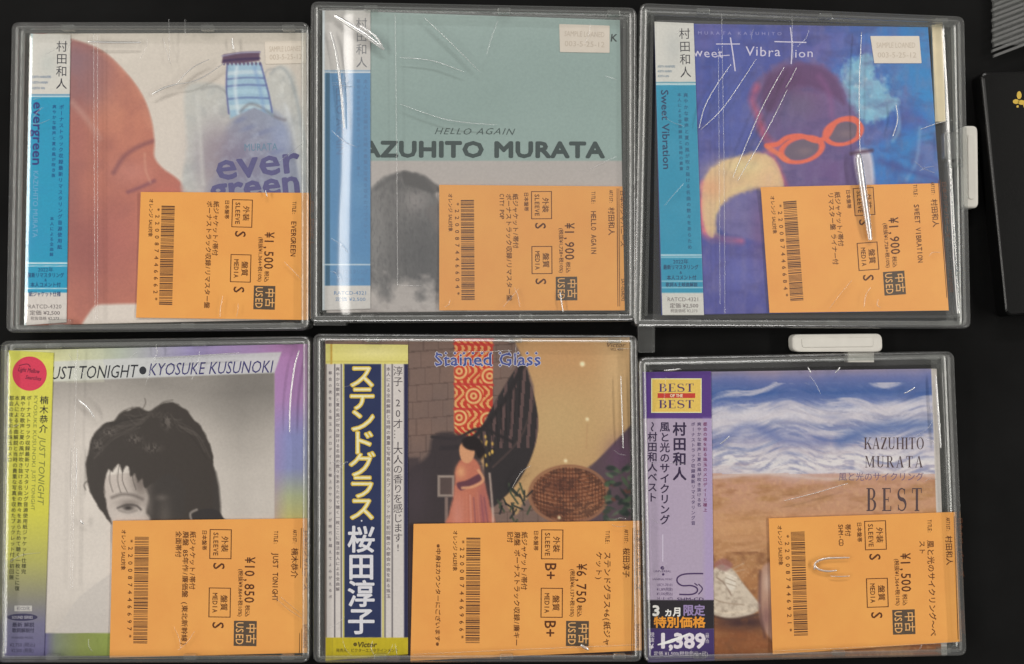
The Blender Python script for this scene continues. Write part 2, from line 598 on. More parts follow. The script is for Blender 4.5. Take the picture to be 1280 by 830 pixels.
def sweep_frame(name, quad, prof, mat, parent, r=0.0035, n=5):
    """closed cross-section prof [(inset, z)...] swept round the quad (px at z=0.011) with round corners"""
    q = [np.array(W(p[0], p[1], 0.0105)[:2]) for p in quad]
    sec = []
    for i in range(4):
        p = q[i]; a = q[i - 1] - p; b = q[(i + 1) % 4] - p
        a /= np.linalg.norm(a); b /= np.linalg.norm(b)
        for k in range(n + 1):
            t = k / n
            pt = (p + a * r) * (1 - t) ** 2 + 2 * t * (1 - t) * p + (p + b * r) * t * t
            nd = (b * (1 - t) + a * t); nd = nd / np.linalg.norm(nd)
            tt = 2 * (p - (p + a * r)) * (1 - t) + 2 * ((p + b * r) - p) * t
            tt /= np.linalg.norm(tt)
            nn = np.array([-tt[1], tt[0]])
            if np.dot(nn, a + b) < 0: nn = -nn
            sec.append((pt, nn, min(1.0, 1.0)))
    V = []; m = len(prof)
    cen = sum(q) / 4
    for pt, nn, k in sec:
        for d, z in prof: V.append((pt[0] + nn[0] * d, pt[1] + nn[1] * d, z))
    N = len(sec); F = []
    for i in range(N):
        j = (i + 1) % N
        for k in range(m): F.append((i * m + k, j * m + k, j * m + (k + 1) % m, i * m + (k + 1) % m))
    o = mesh_obj(name, V, F, mat, parent)
    import bmesh
    bm = bmesh.new(); bm.from_mesh(o.data); bmesh.ops.recalc_face_normals(bm, faces=bm.faces); bm.to_mesh(o.data); bm.free()
    return o


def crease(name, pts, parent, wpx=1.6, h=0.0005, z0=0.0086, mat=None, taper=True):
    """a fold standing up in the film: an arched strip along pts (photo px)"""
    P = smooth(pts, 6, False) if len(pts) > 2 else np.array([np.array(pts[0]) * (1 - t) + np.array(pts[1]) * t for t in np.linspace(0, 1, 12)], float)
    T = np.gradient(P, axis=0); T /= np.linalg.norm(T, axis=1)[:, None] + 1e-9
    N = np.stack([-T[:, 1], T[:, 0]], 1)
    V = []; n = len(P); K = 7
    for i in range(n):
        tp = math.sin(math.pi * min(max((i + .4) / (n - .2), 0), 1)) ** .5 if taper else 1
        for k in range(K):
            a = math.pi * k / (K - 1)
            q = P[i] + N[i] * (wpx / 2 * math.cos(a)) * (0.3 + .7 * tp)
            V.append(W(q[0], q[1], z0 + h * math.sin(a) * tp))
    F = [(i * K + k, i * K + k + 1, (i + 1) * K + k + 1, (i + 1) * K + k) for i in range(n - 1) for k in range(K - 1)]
    return mesh_obj(name, V, F, mat or M_CREASE_GLINT, parent, True)

# ------------------------------------------------------------------ the surface
tb = mesh_obj('table_top', [(-1.2, -1.2, 0), (1.2, -1.2, 0), (1.2, 1.2, 0), (-1.2, 1.2, 0), (-1.2, -1.2, -.03), (1.2, -1.2, -.03), (1.2, 1.2, -.03), (-1.2, 1.2, -.03)],
              [(0, 1, 2, 3), (0, 4, 5, 1), (1, 5, 6, 2), (2, 6, 7, 3), (3, 7, 4, 0), (7, 6, 5, 4)], M_BLACKTAB)
tb['kind'] = 'structure'

# ------------------------------------------------------------------ clear cases
PROF = [(0, .0002), (.0002, .0030), (0, .0032), (0, .0098), (.0003, .0105), (.0008, .0108), (.0012, .0106), (.0022, .0106), (.0026, .0108), (.0031, .0105), (.0031, .0099), (.0026, .0096), (.0015, .0095), (.0013, .0090), (.0013, .0064),
        (.0022, .0062), (.0034, .0060), (.0036, .0055), (.0034, .0051), (.0022, .0050), (.0013, .0048), (.0013, .0018), (.0030, .0014), (.0056, .0013), (.0060, .0008), (.0056, .0002)]

CASES = [
    ('clear plastic case round the album with a pink face and blue bottle', [(14, 27), (386, 27), (386, 413), (7, 416)]),
    ('clear plastic case round the pale teal album', [(388, 1), (796, 9), (796, 402), (387, 404)]),
    ('clear plastic case round the blue album with orange sunglasses', [(800, 3), (1206, 20), (1214, 411), (792, 409)]),
    ('clear plastic case round the pastel album with a black and white portrait', [(0, 426), (388, 420), (387, 829), (-4, 829)]),
    ('clear plastic case round the brown album with a spiral staircase', [(391, 417), (797, 419), (803, 828), (391, 829)]),
    ('clear plastic case round the beach album', [(798, 447), (1193, 439), (1209, 820), (805, 829)]),
]
GC = 'clear cases laid out in two rows on the black table'
cases = []
for i, (lab, q) in enumerate(CASES):
    c = np.mean(q, 0)
    r = empty('plastic_case', c[0], c[1], 0, lab, 'case', GC)
    cases.append(r)
    sweep_frame('frame', q, PROF, M_FRAME, r)
    qi = np.array(q, float); ci = qi.mean(0)
    qb = [tuple(ci + (p - ci) * .955) for p in qi]
    slab('base_plate', qb, .0014, .0023, M_BASE, r, 4, .0002)
    # clips moulded along the top and bottom lips
    rnd = random.Random(40 + i)
    for side, (a, b, nn) in enumerate([(q[0], q[1], 1), (q[3], q[2], -1)]):
        a = np.array(a, float); b = np.array(b, float)
        for t in (0.19 + rnd.uniform(-.02, .02), 0.62 + rnd.uniform(-.05, .05), .93):
            p = a * (1 - t) + b * t
            x, y = p[0], p[1] + nn * 7
            slab('clip', [(x - 8, y - 3.5), (x + 8, y - 3.5), (x + 8, y + 3.5), (x - 8, y + 3.5)], .0068, .0094, M_FRAME, r, 1.5, .0004, 3)
    # second inner wall on the left and right: the clear hinge channels
    for s_, (a, b) in ((1, (q[0], q[3])), (-1, (q[1], q[2]))):
        if i in (0, 3) and s_ == -1: continue
        a = np.array(a, float); b = np.array(b, float)
        o1, o2 = 13.5 * s_, 17.5 * s_
        ks = [(a[0] + o1, a[1] + 16), (a[0] + o2, a[1] + 16), (b[0] + o2, b[1] - 14), (b[0] + o1, b[1] - 14)]
        if s_ < 0: ks = [ks[1], ks[0], ks[3], ks[2]]
        slab('inner_wall', ks, .0024, .0064, M_FRAME, r, .8, .0003, 2)

# white lock tabs
q = [(1203, 157), (1222, 157), (1223, 260), (1204, 260)]
slab('lock_tab', q, .001, .0060, M_TABWHITE, cases[2], 6, .0008)
slab('latch', [(1180, 165), (1202, 165), (1203, 199), (1181, 199)], .0062, .0096, M_FRAME, cases[2], 3, .0007)
slab('latch', [(1184, 203), (1204, 203), (1205, 209), (1185, 209)], .0062, .0090, M_FRAME, cases[2], 1, .0005)
slab('lock_tab', [(990, 418), (1103, 417), (1104, 440), (991, 440)], .001, .0072, M_TABWHITE, cases[5], 8, .0009)
slab('tab_stem', [(1060, 437), (1093, 437), (1093, 453), (1060, 453)], .001, .0060, M_TABWHITE, cases[5], 1, .0004)
slab('hinge_knuckle', [(797, 406), (819, 406), (819, 441), (798, 441)], .0005, .0050, M_FRAME, cases[4], 2, .0006)
slab('latch', [(392, 398), (432, 399), (432, 407), (392, 407)], .002, .0085, M_FRAME, cases[1], 1, .0005)
slab('latch', [(60, 399), (88, 399), (88, 412), (60, 412)], .002, .0092, M_FRAME, cases[0], 2, .0005)

ZC = .0065     # top of the album
ZO = .00685    # top of the paper strip
I_ = .00003
GA = 'used mini albums in clear cases'


def album(quad, lab):
    c = np.mean(quad, 0)
    return empty('cd_album', c[0], c[1], .0024, lab, 'cd album', GA)


def promo(parent, quad):
    slab('price_sticker', quad, ZC + .00004, ZC + .0002, M_STICK, parent, 1)
    q = np.array(quad, float); k = Ink()
    for j, t in enumerate(('SAMPLE LOANED', '003-5-25-12')):
        o = bil(q, .5, .33 + .36 * j)
        k.line(t, o, 9.5, q[1] - q[0], fit=(q[1][0] - q[0][0]) * .8, anchor='c')
    k.build('faint_stamp', (190, 178, 162), parent, ZC + .00024)


JP = ["ボーナストラック収録最新リマスタリング音源使用紙ジャケット仕様完全生産限定盤",
      "爽やかな歌声と夏の風が吹き抜ける名曲の数々をあらためて聴く一枚ここに復活",
      "本人による全曲解説と当時の貴重な写真を収めたブックレット付き初回盤のみ",
      "都会の夜を彩る珠玉のメロディーと極上のサウンドが時代を越えてよみがえる"]


def jcol(k, n, seed, x, y, em, **kw):
    kw.setdefault('bold', .018)
    s_ = JP[seed % 4] + JP[(seed + 1) % 4]
    k.column(s_[:n], x, y, em, **kw)


# ---------------- album 1
A1 = [(38, 42), (384, 41), (384, 399), (30, 407)]
a1 = album(A1, 'album with a pink face in profile beside a blue bottle, blue and white paper strip')
p = Paint(A1, base=(207, 199, 188))
p.grad(p.Y, [(42, (200, 193, 182)), (120, (208, 200, 190)), (420, (214, 205, 196))])
p.blob(150, 60, 80, 20, (222, 214, 204), .5)
face = [(60, 45), (92, 50), (128, 64), (158, 92), (178, 120), (189, 150), (193, 178), (193, 196), (203, 210), (222, 224), (234, 240), (232, 254), (216, 262), (240, 290), (240, 340), (230, 374), (180, 379), (140, 380), (120, 382), (108, 396), (92, 420), (60, 440), (20, 430), (20, 45)]
fm = p.poly(face, (183, 116, 100), 4)
cl = fm
p.blob(150, 130, 45, 55, (196, 132, 108), .8, cl)
p.blob(92, 76, 46, 34, (134, 104, 112), .95, cl)
p.blob(98, 112, 34, 28, (140, 106, 112), .85, cl)
p.blob(88, 250, 14, 60, (140, 92, 92), .6, cl)
p.line([(120, 58), (150, 84), (176, 122), (188, 158)], (204, 146, 122), 7, .4, 9, cl)
p.mix((p.fbm(26, 55) - .45).clip(0) * 1.1 * fm, (150, 96, 90))
p.blob(95, 175, 18, 40, (160, 100, 95), .6, cl)
p.blob(110, 310, 40, 55, (146, 88, 86), .8, cl)
p.blob(150, 300, 30, 45, (178, 108, 100), .6, cl)
p.blob(210, 240, 30, 20, (182, 108, 98), .6, cl)
p.blob(165, 215, 26, 16, (196, 134, 124), .5, cl)
p.line([(90, 128), (108, 148), (124, 172)], (190, 150, 140), 7, .45, 6, cl)
p.line([(192, 176), (172, 184), (155, 196), (142, 216)], (126, 80, 86), 5, .7, 5, cl)
p.line([(160, 240), (176, 234), (193, 226)], (120, 76, 92), 4, .65, 4, cl)
p.line([(181, 192), (182, 212), (188, 228)], (205, 150, 130), 2.5, .6, 3, cl)
p.mix((p.fbm(20, 3) - .5).clip(0) * .5 * fm, (150, 90, 85))
# generic bottle in ice
ice = [(232, 112), (262, 104), (300, 112), (330, 98), (352, 82), (368, 95), (376, 140), (384, 190), (392, 250), (240, 260), (234, 180)]
im = p.poly(ice, (186, 188, 184), 6, .85)
p.mix(im * ((p.fbm(14, 9) - .45) * 2.2).clip(0, 1) * .7, (158, 164, 166))
p.mix(im * ((p.fbm(10, 31) - .52) * 3).clip(0, 1) * .7, (212, 214, 210))
p.line([(252, 112), (270, 108), (286, 118)], (140, 140, 140), 2.5, .5, 3)
p.line([(338, 92), (350, 84), (362, 96), (372, 130), (381, 180)], (150, 158, 162), 3, .6, 4)
p.line([(330, 96), (334, 88), (342, 86)], (140, 145, 150), 2.5, .5, 3)
bot = [(292, 150), (318, 128), (350, 146), (366, 180), (376, 260), (262, 262), (272, 210), (280, 170)]
p.poly(bot, (136, 144, 166), 10, .85)
p.blob(275, 185, 26, 32, (160, 150, 156), .8)
p.blob(350, 175, 14, 30, (150, 165, 200), .6)
p.blob(300, 205, 45, 40, (120, 110, 136), .6); p.blob(262, 210, 14, 40, (150, 138, 146), .6); p.blob(378, 190, 6, 60, (190, 196, 200), .6)
for bx_, by_, bw_ in ((310, 160, 10), (330, 165, 14), (345, 190, 10), (300, 150, 8)): p.ell(bx_, by_, bw_, 3, (110, 120, 160), 3, .35, rot=-20)
p.mix((p.fbm(8, 44) - .5).clip(0) * 1.6 * np.exp(-((p.X - 318) / 50) ** 2 - ((p.Y - 200) / 55) ** 2), (176, 184, 200))
p.line([(356, 130), (366, 160), (372, 200), (378, 240)], (205, 210, 214), 3, .5, 4); p.line([(246, 120), (250, 170), (254, 230)], (206, 206, 202), 4, .5, 5)
nk = p.poly([(284, 80), (326, 78), (336, 118), (342, 146), (318, 134), (288, 148), (283, 110)], (152, 184, 206), 3, .95, sm=False)
for yy, cc, w_ in ((90, (196, 212, 220), 5), (97, (90, 100, 150), 2), (106, (98, 110, 160), 2.5), (114, (170, 200, 215), 6), (122, (96, 112, 160), 2.5), (133, (190, 208, 214), 6)):
    p.line([(284, yy + 2), (308, yy), (336, yy + 1)], cc, w_, .75, 2, nk)
p.line([(284, 80), (283, 110), (286, 142)], (70, 76, 140), 2, .7, 2)
p.line([(326, 80), (336, 118), (340, 140)], (70, 76, 140), 2, .7, 2)
p.line([(300, 140), (312, 130), (326, 134), (344, 146), (356, 150)], (110, 104, 110), 3, .6, 4)
p.poly([(279, 68), (300, 65), (325, 64), (324, 76), (300, 79), (277, 79)], (98, 76, 96), 2, 1, False)
p.line([(278, 70), (300, 66), (325, 65)], (150, 146, 170), 2, .9); p.line([(280, 76), (302, 74), (324, 73)], (62, 48, 84), 3, .8, 2)
p.line([(296, 84), (294, 112), (298, 142)], (226, 234, 238), 4, .55, 4, nk); p.line([(318, 84), (326, 116), (330, 140)], (120, 150, 196), 4, .5, 4, nk)
for xx in range(280, 328, 5): p.ell(xx, 79.5, 1.4, 2, (92, 78, 110), 1.6)
f1 = p.build('front_cover', a1, ZC, .0035)
k = Ink()
k.line('MURATA', (305, 184), 13, (1, -.02), fit=42, gap=.02); k.build('lettering', (104, 134, 156), f1, ZC + I_)
k = Ink()
k.line('ever', (268, 207), 50, (1, -.10), bold=.02, fit=106); k.line('green', (262, 236), 42, (1, -.10), bold=.03, fit=114)
k.build('lettering', (92, 90, 130), f1, ZC + I_)
promo(a1, [(331, 52), (382, 51), (383, 79), (332, 80)])
O1 = [(38, 42), (88, 43), (83, 403), (30, 407)]
p = Paint(O1, 1.0, base=(205, 203, 196))
p.blob(60, 80, 12, 16, (184, 190, 186), .6)
p.rect(0, 121, 100, 366, (22, 148, 186)); p.rect(0, 118, 100, 119.5, (30, 120, 170))
p.rect(0, 119.8, 100, 121, (190, 215, 225)); p.mix(((p.Y > 121) & (p.Y < 366)) * (p.fbm(30, 2) - .4).clip(0) * .5, (50, 130, 190))
p.rect(0, 328, 100, 330, (200, 222, 230)); p.rect(0, 332, 100, 333, (200, 222, 230)); p.rect(0, 360, 100, 361.2, (200, 222, 230))
p.rect(0, 366, 100, 420, (208, 202, 196)); p.rect(0, 30, 41.5, 420, (190, 200, 200), a=.0)
p.line([(40, 42), (31.5, 407)], (176, 210, 220), 1.6, .8)
b1 = p.build('paper_strip', a1, ZO, .0003)
k = Ink(); sl = (-5, 361)
k.column('村田和人', 77.5, 50, 14.5, 15.6, bold=.006, down=sl); k.build('lettering', (56, 56, 64), b1, ZO + I_)
k = Ink()
for j in range(3): k.line('A30TH ANNIVERSARY'[:14 - j * 3], (40, 96 + j * 7), 4.5, fit=24 - j * 4)
jcol(k, 24, 0, 77, 130, 6.0, pitch=7.6, down=sl); jcol(k, 14, 1, 68, 130, 5.0, pitch=6.6, down=sl); jcol(k, 8, 2, 65, 270, 5, pitch=6.4, down=sl)
k.build('lettering', (28, 90, 140), b1, ZO + I_)
k = Ink(); k.line('evergreen', (48, 127), 17, (-.014, 1), bold=.02, fit=80); k.build('lettering', (52, 58, 120), b1, ZO + I_)
k = Ink(); k.line('KAZUHITO MURATA', (45, 213), 9, (-.014, 1), fit=84); k.build('lettering', (108, 160, 196), b1, ZO + I_)
k = Ink()
k.line('2022年', (57, 337), 6.5, anchor='c'); k.line('最新リマスタリング', (57, 344), 6.5, fit=46, anchor='c', bold=.01); k.line('&', (57, 350), 5, anchor='c')
k.line('本人コメント付', (57, 356), 6.5, fit=38, anchor='c', bold=.01); k.line('歌詞＆土岐曲解説', (56, 364), 0.1); k.line('紙ジャケット仕様', (56, 367.5), 7, fit=40, anchor='c', bold=.01)
k.build('lettering', (22, 62, 110), b1, ZO + I_)
k = Ink(); k.line('RATCD-4320', (56, 383), 7, fit=42, anchor='c'); k.line('定価 ¥2,500', (56, 391), 6.5, fit=38, anchor='c', bold=.01)
k.line('税抜価格 ¥2,273', (56, 398), 5, fit=36, anchor='c'); k.build('lettering', (108, 100, 100), b1, ZO + I_)

# ---------------- album 2
A2 = [(410, 13), (775, 25), (780, 388), (408, 391)]
a2 = album(A2, 'pale teal album with bold dark lettering over a grey cloud picture')
p = Paint(A2, base=(148, 172, 168))
p.grad(p.X * .3 + p.Y, [(100, (160, 180, 176)), (300, (144, 167, 163)), (450, (150, 173, 168))])
p.mix((p.fbm(60, 4) - .45).clip(0) * .5, (134, 158, 152))
lo = p.rect(300, 201, 900, 500, (182, 176, 172), 1.5)
cl = (p.Y > 202).astype(float)
hm = p.poly([(452, 262), (462, 238), (480, 222), (505, 215), (526, 222), (540, 238), (548, 262), (552, 290), (600, 330), (640, 400), (440, 410), (440, 320)], (112, 111, 111), 5, 1, clip=cl, wob=4)
p.blob(520, 252, 17, 17, (160, 154, 152), .85, hm); p.blob(512, 232, 26, 8, (92, 92, 92), .7, hm)
p.mix(hm * ((p.fbm(6, 12, 4, 1.6, .8) - .42) * 2.5).clip(0, 1) * .5, (138, 138, 136))
p.blob(530, 320, 40, 60, (84, 85, 88), .75, hm); p.blob(470, 290, 16, 60, (140, 139, 138), .6, hm)
p.mix(hm * ((p.fbm(4, 52, 4, 2, .7) - .5) * 3).clip(0, 1) * .4, (74, 74, 78))
p.line([(470, 236), (500, 218), (530, 226), (546, 250)], (80, 80, 82), 4, .5, 6, cl)
p.poly([(505, 214), (530, 220), (550, 236), (540, 241), (522, 236), (506, 230)], (84, 83, 84), 4, .85, clip=cl, wob=4)
p.poly([(533, 262), (556, 256), (560, 300), (545, 290)], (110, 106, 106), 4, .7, clip=cl, wob=6)
cm = (((p.Y - 350) / 26 + (p.fbm(22, 8) - .5) * 3.0).clip(0, 1)) * cl
p.mix(cm * .9, (188, 182, 178)); p.mix(cm * ((p.fbm(12, 19) - .5) * 3).clip(0, 1) * .7, (140, 134, 132))
f2 = p.build('front_cover', a2, ZC, .0035)
k = Ink(); k.line('KAZUHITO MURATA', (756, 187), 27, (1, .004), bold=.05, fit=326, anchor='r', gap=.03); k.build('lettering', (48, 66, 66), f2, ZC + I_)
k = Ink(); k.line('HELLO AGAIN', (544, 163.5), 11.5, (1, .008), shear=.35, fit=101, gap=.1, jitter=.03); k.build('lettering', (60, 78, 76), f2, ZC + I_)
k = Ink(); k.line('K', (763, 47), 13, bold=.02, shear=.1); k.build('lettering', (48, 60, 60), f2, ZC + I_)
promo(a2, [(699, 30), (762, 32), (762, 66), (700, 65)])
O2 = [(403, 13), (463, 13), (463, 386), (403, 388)]
p = Paint(O2, 1.0, base=(206, 204, 200))
p.rect(0, 91, 500, 357, (84, 140, 188)); p.rect(0, 88, 500, 89.4, (110, 160, 200)); p.rect(0, 89.6, 500, 91, (215, 225, 230))
p.mix(((p.Y > 91) & (p.Y < 357)) * (p.fbm(30, 22) - .4).clip(0) * .6, (120, 168, 206))
p.rect(407, 91, 412.5, 357, (40, 96, 128)); p.rect(400, 13, 406, 400, (196, 204, 208)); p.rect(0, 330, 500, 331.5, (200, 218, 228))
b2 = p.build('paper_strip', a2, ZO, .0003)
k = Ink(); k.column('村田和人', 452, 21, 14.5, 16.2); k.build('lettering', (120, 122, 126), b2, ZO + I_)
k = Ink(); jcol(k, 28, 2, 457, 98, 5.6, pitch=7.2); jcol(k, 18, 3, 448, 98, 5, pitch=6.8)
k.line('HELLO AGAIN', (425, 98), 13, (0, 1), fit=96, bold=.02); k.line('最新リマスタリング', (438, 340), 6, fit=44, anchor='c'); k.line('本人コメント付', (438, 350), 6, fit=36, anchor='c')
k.line('RATCD-4321', (438, 366), 6.5, fit=42, anchor='c'); k.line('定価 ¥2,500', (438, 374), 6, fit=38, anchor='c'); k.build('lettering', (86, 128, 172), b2, ZO + I_)

# ---------------- album 3
A3 = [(819, 29), (1160, 34), (1186, 388), (828, 394)]
a3 = album(A3, 'blue and violet painted album with orange cat-eye sunglasses and a yellow sleeve')
p = Paint(A3, base=(70, 78, 150))
p.grad(p.X + (p.fbm(60, 5) - .5) * 120, [(870, (58, 74, 152)), (1000, (76, 84, 158)), (1085, (52, 108, 186)), (1180, (34, 130, 196))])
n = p.fbm(34, 17)
p.mix(((n - .5) * 4).clip(0, 1) * .6, (104, 96, 160)); p.mix(((p.fbm(26, 23) - .55) * 5).clip(0, 1) * .5, (46, 60, 128))
p.blob(920, 145, 34, 50, (100, 104, 168), .6); p.blob(1130, 150, 30, 20, (64, 70, 158), .6); p.blob(1140, 80, 40, 30, (44, 122, 184), .6)
p.poly([(1056, 84), (1084, 70), (1098, 96), (1120, 128), (1098, 148), (1070, 146), (1052, 120)], (132, 188, 210), 9, .9, wob=22)
p.mix((p.fbm(9, 71) - .52).clip(0, 1) * 2.5 * np.exp(-((p.X - 1082) / 34) ** 2 - ((p.Y - 108) / 40) ** 2), (196, 220, 226))
hd = p.poly([(940, 115), (960, 88), (1000, 76), (1040, 88), (1058, 118), (1072, 150), (1074, 200), (1066, 240), (980, 236), (956, 190), (942, 150)], (104, 84, 134), 8, .95, wob=10)
p.blob(980, 104, 36, 26, (92, 54, 100), .8, hd); p.blob(1020, 110, 26, 34, (124, 74, 128), .6, hd); p.blob(1000, 130, 30, 20, (98, 98, 122), .5, hd)
p.blob(1040, 215, 26, 26, (106, 76, 132), .7)
p.line([(946, 108), (940, 125), (948, 145), (956, 170), (972, 182)], (206, 84, 108), 8, .7, 8)
p.line([(930, 200), (955, 192), (968, 186)], (206, 110, 120), 6, .6, 8)
p.poly([(875, 246), (880, 222), (900, 202), (930, 194), (955, 192), (968, 204), (978, 232), (980, 250), (950, 238), (925, 244), (904, 256), (896, 276), (898, 300), (886, 300), (878, 280)], (216, 184, 140), 6, .95, wob=8)
p.blob(905, 215, 25, 14, (222, 190, 158), .7); p.blob(940, 215, 26, 14, (216, 196, 136), .8); p.blob(960, 222, 12, 14, (220, 160, 140), .7)
p.line([(880, 230), (876, 262), (882, 292), (900, 300), (926, 302)], (216, 104, 128), 9, .8, 7)
p.line([(893, 272), (898, 252), (916, 238), (940, 232)], (214, 204, 150), 4, .8, 4)
p.line([(963, 190), (974, 212), (984, 236)], (212, 96, 116), 5, .6, 6)
p.poly([(896, 276), (904, 256), (925, 242), (955, 240), (990, 250), (1000, 310), (940, 300), (905, 290)], (116, 108, 158), 5, .8)
p.poly([(880, 300), (930, 306), (1000, 320), (1000, 420), (870, 420)], (76, 76, 148), 14, .8)
p.blob(925, 340, 40, 26, (108, 112, 180), .6); p.blob(950, 290, 12, 40, (110, 60, 110), .4)
p.mix((p.fbm(12, 91, 5, 1.6, .8) - .42).clip(0) * .8, (132, 122, 160)); p.mix((p.fbm(15, 95, 5, .8, 1.6) - .5).clip(0) * 1.0, (58, 54, 110))
p.blob(905, 120, 30, 50, (60, 84, 168), .5)
p.poly([(952, 128), (962, 96), (990, 82), (1020, 82), (1046, 100), (1056, 130), (1040, 120), (1012, 108), (985, 112), (966, 140)], (88, 52, 98), 7, .7)
p.line([(1024, 96), (1036, 116), (1040, 146)], (140, 84, 140), 6, .5, 8); p.line([(985, 120), (980, 150), (986, 180)], (86, 80, 128), 6, .5, 8)
p.poly([(878, 238), (884, 218), (904, 202), (932, 195), (956, 193), (972, 206), (980, 238), (962, 236), (940, 234), (918, 240), (902, 254), (893, 274), (892, 296), (884, 292), (878, 270)], (220, 188, 142), 3, .75)
p.blob(890, 235, 12, 14, (222, 160, 120), .6); p.blob(930, 208, 22, 8, (228, 212, 160), .7)
# sunglasses
OR = (222, 104, 82)
for cx, cy, rx, ry in ((1002, 187, 26, 15), (1054, 165, 23, 15)):
    p.ell(cx, cy, rx - 4, ry - 3, (106, 92, 110), 2, .95, rot=-14)
    p.blob(cx + 4, cy + 2, 10, 5, (140, 118, 124), .5)
    p.ell(cx, cy, rx, ry, OR, 1.6, 1, rot=-14, ring=4.6)
p.line([(958, 182), (972, 180), (984, 172), (1002, 170), (1020, 176), (1034, 170), (1046, 152), (1066, 148), (1074, 156), (1073, 170)], OR, 6, 1, 1.6)
p.line([(960, 184), (972, 192), (984, 200)], (226, 118, 84), 6, .9, 3)
p.poly([(1068, 192), (1088, 190), (1092, 232), (1076, 236)], (214, 206, 216), 5, .9)
p.line([(1064, 192), (1076, 190), (1090, 188)], (64, 34, 60), 4, .8, 4)
p.line([(1120, 130), (1124, 160), (1116, 176)], (150, 190, 215), 3, .6, 5); p.line([(1150, 160), (1146, 200), (1134, 224)], (136, 176, 214), 3, .55, 5)
p.line([(1100, 200), (1130, 212), (1180, 226)], (50, 66, 140), 6, .6, 7); p.blob(1150, 235, 30, 8, (60, 48, 120), .6)
f3 = p.build('front_cover', a3, ZC, .0035)
k = Ink(); wh = (196, 192, 214)
k.line('weet', (866, 65), 15.5, (1, .01), shear=-.1, gap=.06, jitter=.06, hs=1.1)
k.stroke([(895, 55), (925, 55)], 1.2); k.stroke([(913, 47), (916, 66), (919, 89)], 1.6); k.stroke([(896, 70), (912, 69)], 1.1)
k.line('Vibra', (932, 64), 17, (1, .01), gap=.06, jitter=.05, hs=1.08); k.stroke([(968, 52), (1008, 53)], 1.4); k.stroke([(988, 34), (990, 56), (989, 80)], 1.5)
k.line('ion', (993, 66), 15, (1, .01), gap=.06, jitter=.05, hs=1.15)
k.build('lettering', wh, f3, ZC + I_)
k = Ink(); k.line('MURATA KAZUHITO', (872, 41), 5.6, (1, .01), fit=108, gap=.4); k.build('lettering', (140, 140, 190), f3, ZC + I_)
promo(a3, [(1088, 45), (1149, 45), (1152, 79), (1093, 79)])
slab('inner_card', [(1165, 31), (1178, 32), (1182, 152), (1169, 152)], .0034, .0048, M_CREAM, a3, 0)
O3 = [(818, 27), (867, 29), (880, 394), (828, 394)]
p = Paint(O3, 1.0, base=(202, 202, 196))
p.blob(842, 60, 10, 20, (180, 184, 182), .6)
p.rect(0, 106, 1000, 366, (34, 140, 174)); p.rect(0, 102.6, 1000, 104, (40, 130, 160)); p.rect(0, 104.3, 1000, 106, (190, 215, 220))
p.rect(0, 318, 1000, 319.6, (200, 220, 226)); p.rect(0, 321, 1000, 322, (200, 220, 226)); p.rect(0, 351, 1000, 352, (200, 220, 226)); p.rect(0, 359, 1000, 360, (200, 220, 226))
p.mix(((p.Y > 106) & (p.Y < 366)) * (p.fbm(26, 12) - .4).clip(0) * .6, (90, 160, 190))
b3 = p.build('paper_strip', a3, ZO, .0003)
sl = (10, 365)
k = Ink(); k.column('村田和人', 855.5, 34, 14.5, 16, bold=.006, down=sl); k.build('lettering', (52, 50, 58), b3, ZO + I_)
k = Ink()
for j in range(3): k.line('A30TH ANNIVERSARY'[:14 - j * 3], (822, 83 + j * 6), 4.2, fit=22 - j * 4)
jcol(k, 26, 1, 857, 115, 5.6, pitch=7.6, down=sl); jcol(k, 15, 2, 849, 115, 4.8, pitch=6.6, down=sl)
k.build('lettering', (24, 92, 128), b3, ZO + I_)
k = Ink(); k.line('Sweet Vibration', (831, 112), 13, (.028, 1), bold=.015, fit=100); k.build('lettering', (24, 60, 96), b3, ZO + I_)
k = Ink(); k.line('2022年', (851, 327), 6.5, anchor='c'); k.line('最新リマスタリング', (851, 334), 6.5, fit=44, anchor='c', bold=.01); k.line('&', (851, 340.5), 5, anchor='c')
k.line('本人コメント付', (852, 347), 6.5, fit=37, anchor='c', bold=.01); k.line('歌詞＆土岐曲解説', (852, 355.8), 6, fit=40, anchor='c', bold=.01); k.build('lettering', (20, 50, 90), b3, ZO + I_)
k = Ink(); k.line('RATCD-4321', (854, 374), 7, fit=40, anchor='c'); k.line('定価 ¥2,500', (855, 382), 6.5, fit=36, anchor='c', bold=.01)
k.line('税抜価格 ¥2,273', (855, 388.5), 4.8, fit=34, anchor='c'); k.build('lettering', (112, 104, 104), b3, ZO + I_)

# ---------------- album 4
A4 = [(11, 438), (384, 430), (384, 816), (5, 822)]
a4 = album(A4, 'pastel rainbow album with a black and white portrait of dark tousled hair')
p = Paint(A4, base=(170, 160, 190))
t = np.clip((p.X - 60) / 300, 0, 1)
top = np.stack([np.interp(t, [0, .3, .6, 1], [c[j] for c in ((214, 212, 150), (184, 192, 178), (160, 150, 196), (170, 128, 176))]) for j in range(3)], -1)
side = np.stack([np.interp(p.Y, [430, 500, 545, 585, 620, 650, 700, 816], [c[j] for c in ((168, 120, 170), (168, 130, 180), (136, 140, 190), (134, 140, 184), (166, 172, 136), (184, 176, 110), (190, 190, 120), (150, 170, 100))]) for j in range(3)], -1)
ww = np.clip((p.X - 320) / 40, 0, 1)[..., None]
p.I = top * (1 - ww) + side * ww
bot_ = np.clip((p.Y - 770) / 20, 0, 1)[..., None]
bc = np.stack([np.interp(p.X, [0, 55, 70, 100, 140, 300], [c[j] for c in ((110, 104, 150), (96, 90, 140), (120, 128, 110), (130, 140, 76), (136, 152, 70), (150, 165, 80))]) for j in range(3)], -1)
p.I = p.I * (1 - bot_) + bc * bot_
